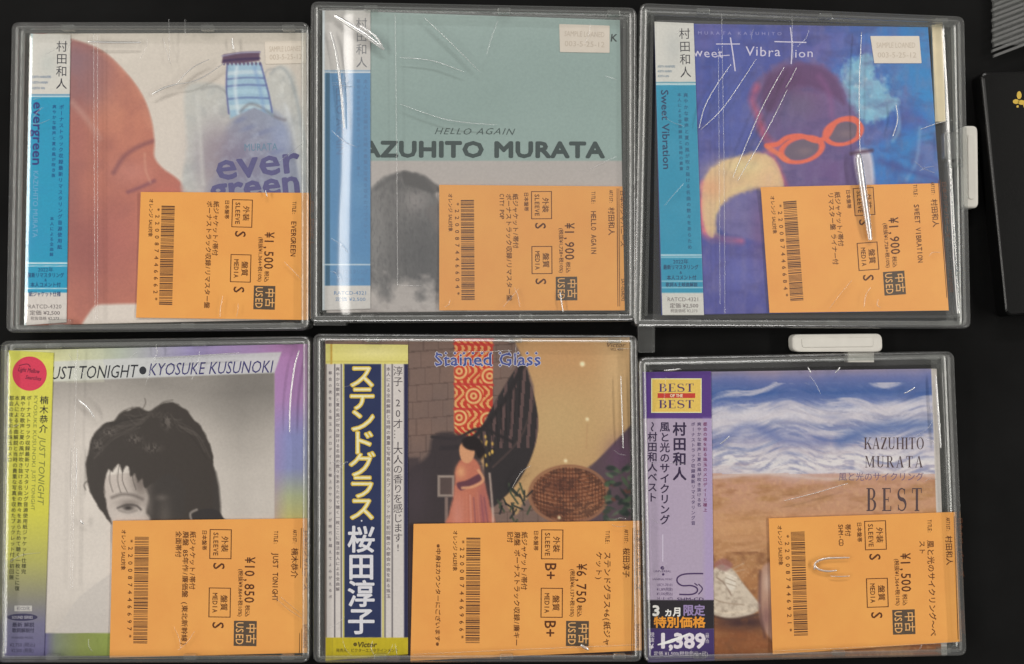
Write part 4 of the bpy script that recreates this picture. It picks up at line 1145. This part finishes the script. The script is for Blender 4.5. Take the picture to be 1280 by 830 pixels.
def tag(lab, quad, bo, sc_, title, artist, price, tax, grade, feats, code, extra=None, rot=None, seed=1):
    q = np.array(quad, float); c = q.mean(0)
    r = empty('price_tag', c[0], c[1], ZC + .0005, lab, 'price tag', 'orange used price tags laid over the albums')
    ay = (q[3] - q[0]) + (q[2] - q[1]) * .6; ay /= np.linalg.norm(ay); ax = np.array([ay[1], -ay[0]])
    bow = .00022

    def zf(X, Y):
        u = (X - q[0][0]) / (q[1][0] - q[0][0]); v = (Y - q[0][1]) / (q[3][1] - q[0][1])
        return ZT + bow * np.sin(u * 5.1 + seed) * np.cos(v * 3 + seed) + .0005 * np.clip(.16 - u, 0, 1) / .16 * np.clip(.3 - v if seed % 2 else v - .7, 0, 1) / .3
    n, m = 30, 18
    U, V = np.meshgrid(np.linspace(0, 1, n), np.linspace(0, 1, m)); P = bil(q, U, V)
    Z = zf(P[..., 0], P[..., 1]); top = WA(P[..., 0], P[..., 1], Z).reshape(-1, 3); low = top.copy(); low[:, 2] -= .00028
    F = [(j * n + i, (j + 1) * n + i, (j + 1) * n + i + 1, j * n + i + 1) for j in range(m - 1) for i in range(n - 1)]
    ring = list(range(n)) + [k * n + n - 1 for k in range(1, m)] + [(m - 1) * n + k for k in range(n - 2, -1, -1)] + [k * n for k in range(m - 2, 0, -1)]
    N0 = n * m
    F += [tuple(v + N0 for v in f[::-1]) for f in F]
    F += [(ring[k], ring[(k + 1) % len(ring)], N0 + ring[(k + 1) % len(ring)], N0 + ring[k]) for k in range(len(ring))]
    mesh_obj('card', np.vstack([top, low]), F, M_TAG, r)
    o = np.array(bo, float)

    def fn(P): return o + sc_ * (P[:, :1] * ax + P[:, 1:] * ay)
    zi = lambda X, Y: zf(X, Y) + .00004
    zi2 = lambda X, Y: zf(X, Y) + .00007
    INK = (86, 46, 20)
    k = Ink(); rn = random.Random(seed * 7 + 3); y = 0
    while y < 132:
        w_ = rn.choice([.8, .8, 1.7]); k.rect(0, y, 17.5, min(y + w_, 133)); y += w_ + rn.choice([.75, .75, 1.5])
    k.build('barcode', (92, 60, 40), r, zi, fn)
    k = Ink(); dn = (0, 1)
    k.line(code, (-5, 3), 7.6, dn, fit=128, mono=.55, gap=.5, bold=.011)
    k.line('オレンジ', (-14, -9), 6.4, dn, bold=.011); k.line('SALE対象', (-14, 19), 6.2, dn, fit=23, bold=.011)
    for j, (t_, y0, L_) in enumerate(feats): k.line(t_, (72.5 - 8.9 * j, y0), 8.2, dn, fit=L_, mono=.5, bold=.011)
    k.line('日本盤帯', (87, -10), 6.4, dn, bold=.011)
    k.build('lettering', INK, r, zi, fn)
    k = Ink()
    for y0 in (-11, 62):
        for a, b, cc, d_ in ((93.5, y0, 94.6, y0 + 37), (120, y0, 121.1, y0 + 37), (93.5, y0, 121.1, y0 + 1), (93.5, y0 + 36.2, 121.1, y0 + 37.2)): k.rect(a, b, cc, d_)
    k.line('外装', (112.5, 7.5), 9.4, dn, anchor='c', bold=.01, fit=20); k.line('SLEEVE', (101.5, 7.5), 8.6, dn, anchor='c', fit=30, mono=.55, bold=.011)
    k.line('盤質', (112.5, 81), 9.4, dn, anchor='c', bold=.01, fit=20); k.line('MEDIA', (101.5, 81), 8.6, dn, anchor='c', fit=25, mono=.55, bold=.011)
    k.build('grade_box', INK, r, zi, fn)
    k = Ink()
    gx = 106
    k.line(grade, (gx, 35 if len(grade) == 1 else 30), 20, dn, anchor='c' if len(grade) == 1 else 'l', hs=.95, bold=.011)
    k.line(grade, (gx, 109 if len(grade) == 1 else 102), 20, dn, anchor='c' if len(grade) == 1 else 'l', hs=.95, bold=.011)
    L_ = len(price) * 8.3
    k.line(price, (144.5, 81 - L_), 17.5, dn, fit=L_, mono=.55, bold=.011); k.line('税込', (142, 83), 6.6, dn, fit=15, bold=.011)
    k.line(tax, (133, 38), 6.4, dn, fit=60, bold=.011)
    k.line('TITLE:', (176.5, -10), 7.2, dn, fit=17, mono=.5, bold=.011)
    for j, (t_, L2) in enumerate(title): k.line(t_, (176.5 - 10.5 * j, 16), 9.6 if j == 0 else 8.4, dn, fit=L2, mono=.52, bold=.011)
    k.line('ARTIST:', (200, -12), 6.6, dn, fit=18, mono=.5, bold=.011); k.line(artist, (200, 11), 9.4, dn, bold=.011)
    k.build('lettering', INK, r, zi, fn)
    k = Ink(); k.rect(207.5, -14, 208.3, 143); k.rect(210, -14, 210.6, 143); k.line('日本のジャパニーズ', (215, -12), 6.8, dn, fit=76, bold=.011); k.line('SA7-0268292', (215, 106), 6, dn, fit=30, bold=.011)
    k.build('lettering', INK, r, zi, fn) if seed in (4, 6, 5, 3, 2) else None
    k = Ink(); k.rect(125.5, 103, 154, 134.5); k.build('used_badge', (84, 70, 56), r, zi, fn)
    k = Ink(); k.line('中古', (147, 118.7), 13.5, dn, anchor='c', fit=26, bold=.011); k.line('USED', (133, 118.7), 13.5, dn, anchor='c', fit=28, mono=.6, bold=.011); k.build('badge_lettering', (222, 168, 104), r, zi2, fn)
    if extra:
        k = Ink(); k.line(extra, (-35, 8), 6.8, dn, fit=128, bold=.015); k.build('lettering', INK, r, zi, fn)
    return r


tag('orange tag over the pink face album, priced ¥1,500', [(176, 240), (386, 241), (385, 400), (170, 397)], (202, 257), .94,
    [('EVERGREEN', 47)], '村田和人', '¥1,500', '(税抜¥1,364+税10%)', 'S', [('紙ジャケット/帯付', -8, 73), ('ボーナストラック収録/リマスター盤', -8, 143)], '*220087446662*', seed=1)
tag('orange tag over the pale teal album, priced ¥1,900', [(549, 231), (778, 233), (781, 388), (549, 388)], (576, 250), .94,
    [('HELLO AGAIN', 57)], '村田和人', '¥1,900', '(税抜¥1,728+税10%)', 'S', [('紙ジャケット/帯付', -8, 73), ('ボーナストラック収録/リマスター盤', -8, 143), ('CITY POP', -8, 34)], '*220087446604*', seed=2)
tag('orange tag over the sunglasses album, priced ¥1,900', [(951, 234), (1174, 229), (1186, 388), (962, 391)], (979, 252), .94,
    [('SWEET VIBRATION', 78)], '村田和人', '¥1,900', '(税抜¥1,728+税10%)', 'S', [('紙ジャケット/帯付', -8, 73), ('リマスター盤 ライナー付', -8, 97)], '*220087446684*', seed=3)
tag('orange tag over the black and white portrait album, priced ¥10,850', [(141, 651), (384, 648), (384, 816), (137, 822)], (168.5, 671), 1.0,
    [('JUST TONIGHT', 62)], '楠木恭介', '¥10,850', '(税抜¥9,864+税10%)', 'S', [('紙ジャケット/帯付', -8, 73), ('廃盤 85年作/廉価盤 (東北新幹線)', -8, 143), ('全面帯付', -8, 33)], '*220087446697*', seed=4)
tag('widest orange tag, over the spiral staircase album, priced ¥6,750', [(517, 655), (799, 651), (802, 813), (513, 826)], (583, 672), 1.0,
    [('ステンドグラス+6(紙ジャ', 118), ('ケット)', 36)], '桜田淳子', '¥6,750', '(税抜¥6,137+税10%)', 'B+', [('紙ジャケット/帯付', -8, 73), ('廃盤 ボーナストラック収録/廉キー', -8, 143), ('記付', -8, 14)], '*220087446966*', extra='※中身はカウンターにございます※', seed=5)
tag('orange tag over the beach album, priced ¥1,500, with a curved glint', [(961, 648), (1194, 640), (1200, 802), (966, 818)], (988.5, 665), .985,
    [('風と光のサイクリング〜ベ', 122), ('スト', 18)], '村田和人', '¥1,500', '(税抜¥1,364+税10%)', 'S', [('帯付', -8, 16), ('SHM-CD', -8, 28)], '*220087446921*', seed=6)

# ------------------------------------------------------------------ film sleeves
rng = np.random.RandomState(4)


def film(lab, quad, seed, amp=.0002, lbulge=0, rbulge=0, mat=None):
    q = np.array(quad, float); c = q.mean(0)
    r = empty('film_sleeve', c[0], c[1], .0075, lab, 'plastic sleeve', 'clear film sleeves over the albums')
    n = 110
    U, V = np.meshgrid(np.linspace(0, 1, n), np.linspace(0, 1, n)); P = bil(q, U, V)
    R_ = np.random.RandomState(seed)
    Z = np.full(U.shape, .0086)
    for j in range(9):
        a = R_.uniform(0, math.pi); f = R_.uniform(1.2, 6.0)
        Z += amp * R_.uniform(.3, 1) / f ** .9 * np.sin(2 * math.pi * f * (U * math.cos(a) + V * math.sin(a)) + R_.uniform(0, 6.3) + 1.5 * np.sin(4 * V + 3 * U + seed))
    e = np.minimum(np.minimum(U, 1 - U), np.minimum(V, 1 - V))
    Z -= .0004 * np.exp(-e / .012)
    if lbulge:
        t_ = np.clip((.098 + .006 * np.sin(5 * V + 1) - U) / .066, 0, 1)
        Z = np.minimum(Z, .0088) + .0006 * np.exp(-((U - .10) / .08) ** 2) - lbulge * (t_ * .85 + .15 * t_ * t_ * (3 - 2 * t_))
    if rbulge: Z -= rbulge * np.clip(1 - (1 - U) / .08, 0, 1) ** 2
    Z = np.clip(Z, .0071, .0096)
    F = np.array([(j * n + i, (j + 1) * n + i, (j + 1) * n + i + 1, j * n + i + 1) for j in range(n - 1) for i in range(n - 1)])
    o = mesh_obj('film', WA(P[..., 0], P[..., 1], Z), F, mat or M_FILM, r, True)
    return r


M_LIGHT_HAZE = film_mat('light_haze_film', .16, .045, .12, 30)  # whitish diffuse stands in for the haze of light reflected off the film
M_HAZY2 = film_mat('soft_film', .27, .05, .25, 26, refl=1.7)
s1 = film('clear film sleeve over the pink face album, with a looped crease near the bottle', [(37, 41), (380, 40), (380, 403), (30, 408)], 1)
s2 = film('clear film sleeve over the pale teal album, glaring white at its left edge', [(406, 12), (786, 22), (788, 391), (404, 394)], 2, lbulge=.0026, mat=M_HAZY2)
s3 = film('clear film sleeve over the sunglasses album, with long diagonal creases', [(820, 25), (1180, 32), (1200, 397), (816, 399)], 3, rbulge=.0004, mat=M_LIGHT_HAZE)
s4 = film('clear film sleeve over the black and white portrait album', [(9, 437), (382, 430), (381, 820), (4, 822)], 5)
s5 = film('clear film sleeve over the spiral staircase album', [(404, 430), (790, 429), (797, 818), (403, 820)], 7, .0002)
s6 = film('clear film sleeve over the beach album, wrinkled along its top edge', [(810, 459), (1180, 455), (1196, 811), (817, 818)], 8)

# seams
for s_, L in ((s1, [[(117, 42), (118, 220), (119, 400)], [(122, 42), (122, 400)], [(211, 24), (212, 52)], [(231, 24), (232, 46)]]),
              (s2, [[(494, 18), (496, 200), (497, 356)]]),
              (s3, [[(902, 18), (905, 210), (906, 392)], [(898, 60), (900, 380)], [(990, 18), (991, 74)]]),
              (s4, [[(97, 436), (93, 560), (91, 735)], [(90, 560), (88, 735)], [(58, 430), (58, 436)]]),
              (s5, [[(770, 436), (790, 436)], [(790, 470), (797, 760)], [(517, 818), (650, 812), (796, 806)]]),
              (s6, [[(966, 814), (1080, 809), (1196, 803)], [(1178, 466), (1186, 640)]])):
    for P in L:
        if len(P) == 2: P = [P[0], ((P[0][0] + P[1][0]) / 2, (P[0][1] + P[1][1]) / 2), P[1]]
        crease('seam', P, s_, 1.3, .00035, .0089, M_SEAM, False)
crease('seam', [(497, 356), (510, 357), (527, 357)], s2, 1.2, .0003, .0089, M_SEAM, False)
# creases
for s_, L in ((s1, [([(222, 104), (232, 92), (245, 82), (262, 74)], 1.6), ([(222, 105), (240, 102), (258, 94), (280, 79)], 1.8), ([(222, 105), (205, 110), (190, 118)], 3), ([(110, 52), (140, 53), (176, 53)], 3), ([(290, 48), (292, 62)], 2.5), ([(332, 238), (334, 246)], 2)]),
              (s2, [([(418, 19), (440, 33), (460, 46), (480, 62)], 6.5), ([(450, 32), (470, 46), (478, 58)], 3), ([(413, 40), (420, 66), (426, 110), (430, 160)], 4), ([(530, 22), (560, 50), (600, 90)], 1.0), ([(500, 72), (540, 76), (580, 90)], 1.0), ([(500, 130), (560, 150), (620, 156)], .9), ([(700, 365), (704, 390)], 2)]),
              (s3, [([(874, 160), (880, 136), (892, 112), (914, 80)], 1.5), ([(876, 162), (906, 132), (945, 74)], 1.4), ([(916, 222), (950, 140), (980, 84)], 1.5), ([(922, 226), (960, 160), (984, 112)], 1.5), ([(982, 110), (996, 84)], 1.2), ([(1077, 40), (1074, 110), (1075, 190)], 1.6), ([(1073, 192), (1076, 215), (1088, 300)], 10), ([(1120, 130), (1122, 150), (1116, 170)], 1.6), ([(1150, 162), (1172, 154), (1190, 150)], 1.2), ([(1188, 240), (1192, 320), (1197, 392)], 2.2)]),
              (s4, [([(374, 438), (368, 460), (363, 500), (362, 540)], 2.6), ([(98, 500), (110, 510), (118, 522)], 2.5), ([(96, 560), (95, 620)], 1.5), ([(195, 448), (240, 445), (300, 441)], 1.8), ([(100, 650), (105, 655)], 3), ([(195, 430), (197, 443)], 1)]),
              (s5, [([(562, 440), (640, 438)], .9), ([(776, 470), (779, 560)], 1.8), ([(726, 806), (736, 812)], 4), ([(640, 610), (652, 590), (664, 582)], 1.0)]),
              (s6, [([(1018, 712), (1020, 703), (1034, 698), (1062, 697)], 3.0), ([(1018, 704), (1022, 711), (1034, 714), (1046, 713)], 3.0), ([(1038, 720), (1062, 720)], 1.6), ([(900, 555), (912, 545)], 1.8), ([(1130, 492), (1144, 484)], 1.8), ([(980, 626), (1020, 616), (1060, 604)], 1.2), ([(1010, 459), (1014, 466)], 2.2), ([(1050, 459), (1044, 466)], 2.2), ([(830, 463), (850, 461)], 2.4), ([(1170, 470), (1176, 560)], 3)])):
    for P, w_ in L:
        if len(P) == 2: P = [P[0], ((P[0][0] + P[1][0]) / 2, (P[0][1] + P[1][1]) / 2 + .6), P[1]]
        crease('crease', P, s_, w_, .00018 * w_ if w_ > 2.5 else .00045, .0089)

M_WRINKLE = film_mat('fine_wrinkle', 0.3, 0.05, 0.05, refl=2.4)
for si, (s_, A_) in enumerate(((s1, A1), (s2, A2), (s3, A3), (s4, A4), (s5, A5), (s6, A6))):
    rw = random.Random(90 + si)
    for j in range(12):
        e_ = rw.choice('tblr'); t_ = rw.uniform(.05, .95)
        u_, v_ = {'t': (t_, .015), 'b': (t_, .985), 'l': (.015, t_), 'r': (.985, t_)}[e_]
        p0 = bil(A_, u_, v_); inn = {'t': (0, 1), 'b': (0, -1), 'l': (1, 0), 'r': (-1, 0)}[e_]
        L_ = rw.uniform(8, 46); an = rw.uniform(-.9, .9)
        dx_ = (inn[0] * math.cos(an) - inn[1] * math.sin(an)) * L_; dy_ = (inn[0] * math.sin(an) + inn[1] * math.cos(an)) * L_
        crease('crease', [tuple(p0), (p0[0] + dx_ * .5 + rw.uniform(-3, 3), p0[1] + dy_ * .5 + rw.uniform(-3, 3)), (p0[0] + dx_, p0[1] + dy_)], s_, rw.uniform(.8, 1.8), .0003, .0089, M_WRINKLE)
for tb_, q_ in ((cases[2], [(1210, 168), (1217, 168), (1218, 249), (1211, 249)]), (cases[5], [(1002, 423), (1091, 422), (1092, 433), (1003, 434)])):
    z_ = .0060 if tb_ is cases[2] else .0072
    slab('tab_ridge', q_, z_ + .00002, z_ + .0003, M_TABWHITE, tb_, 3, .0002)

# ------------------------------------------------------------------ things at the right edge
bx = empty('black_box', 1290, 240, 0, 'black lacquered box with a gold emblem at the right edge', 'box')
slab('box_body', [(1226, 90), (1420, 84), (1432, 380), (1258, 396)], .0002, .009, M_BLACKBOX, bx, 8, .0012)
m, nt, b = newmat('gold_foil'); b.inputs['Base Color'].default_value = (.62, .43, .08, 1); b.inputs['Metallic'].default_value = .7; b.inputs['Roughness'].default_value = .4
k = Ink()
for cx, cy, rx, ry in ((1274, 119, 3, 5), (1270, 127, 4, 3), (1277, 128, 4.5, 3), (1283, 132, 4, 4), (1272, 133, 1.5, 1.5), (1289, 122, 4, 5), (1284, 116, 2.5, 4), (1296, 131, 5, 3)): k.disc(cx, cy, rx, ry, 14)
P = np.array(k.v); mesh_obj('gold_emblem', WA(P[:, 0], P[:, 1], .00906), k.f, m, bx)
# a clear film edge along its left side
slab('film_edge', [(1229, 98), (1231, 98), (1259, 384), (1257, 388)], .0091, .0094, M_BASE, bx, 0)

rb = empty('ribbed_tray', 1270, 25, 0, 'clear ribbed plastic tray corner at the top right edge', 'tray')
slab('tray_base', [(1242, -60), (1400, -60), (1400, 58), (1242, 56)], .0004, .0018, M_FRAME, rb, 3, .0003)
for j in range(16):
    y0 = -40 + j * 6.4
    yl = y0 + 12; xr = 1400
    slab('rib', [(1241 + 2 * (j % 2), yl), (xr, yl - 60), (xr, yl - 56.5), (1241 + 2 * (j % 2), yl + 3.5)], .0018, .0034, M_RIB, rb, 0, .0003)
cl_ = slab('pale_card', [(1270, 402), (1420, 398), (1420, 418), (1270, 416)], .0002, .0006, M_CREAM, None) if False else None
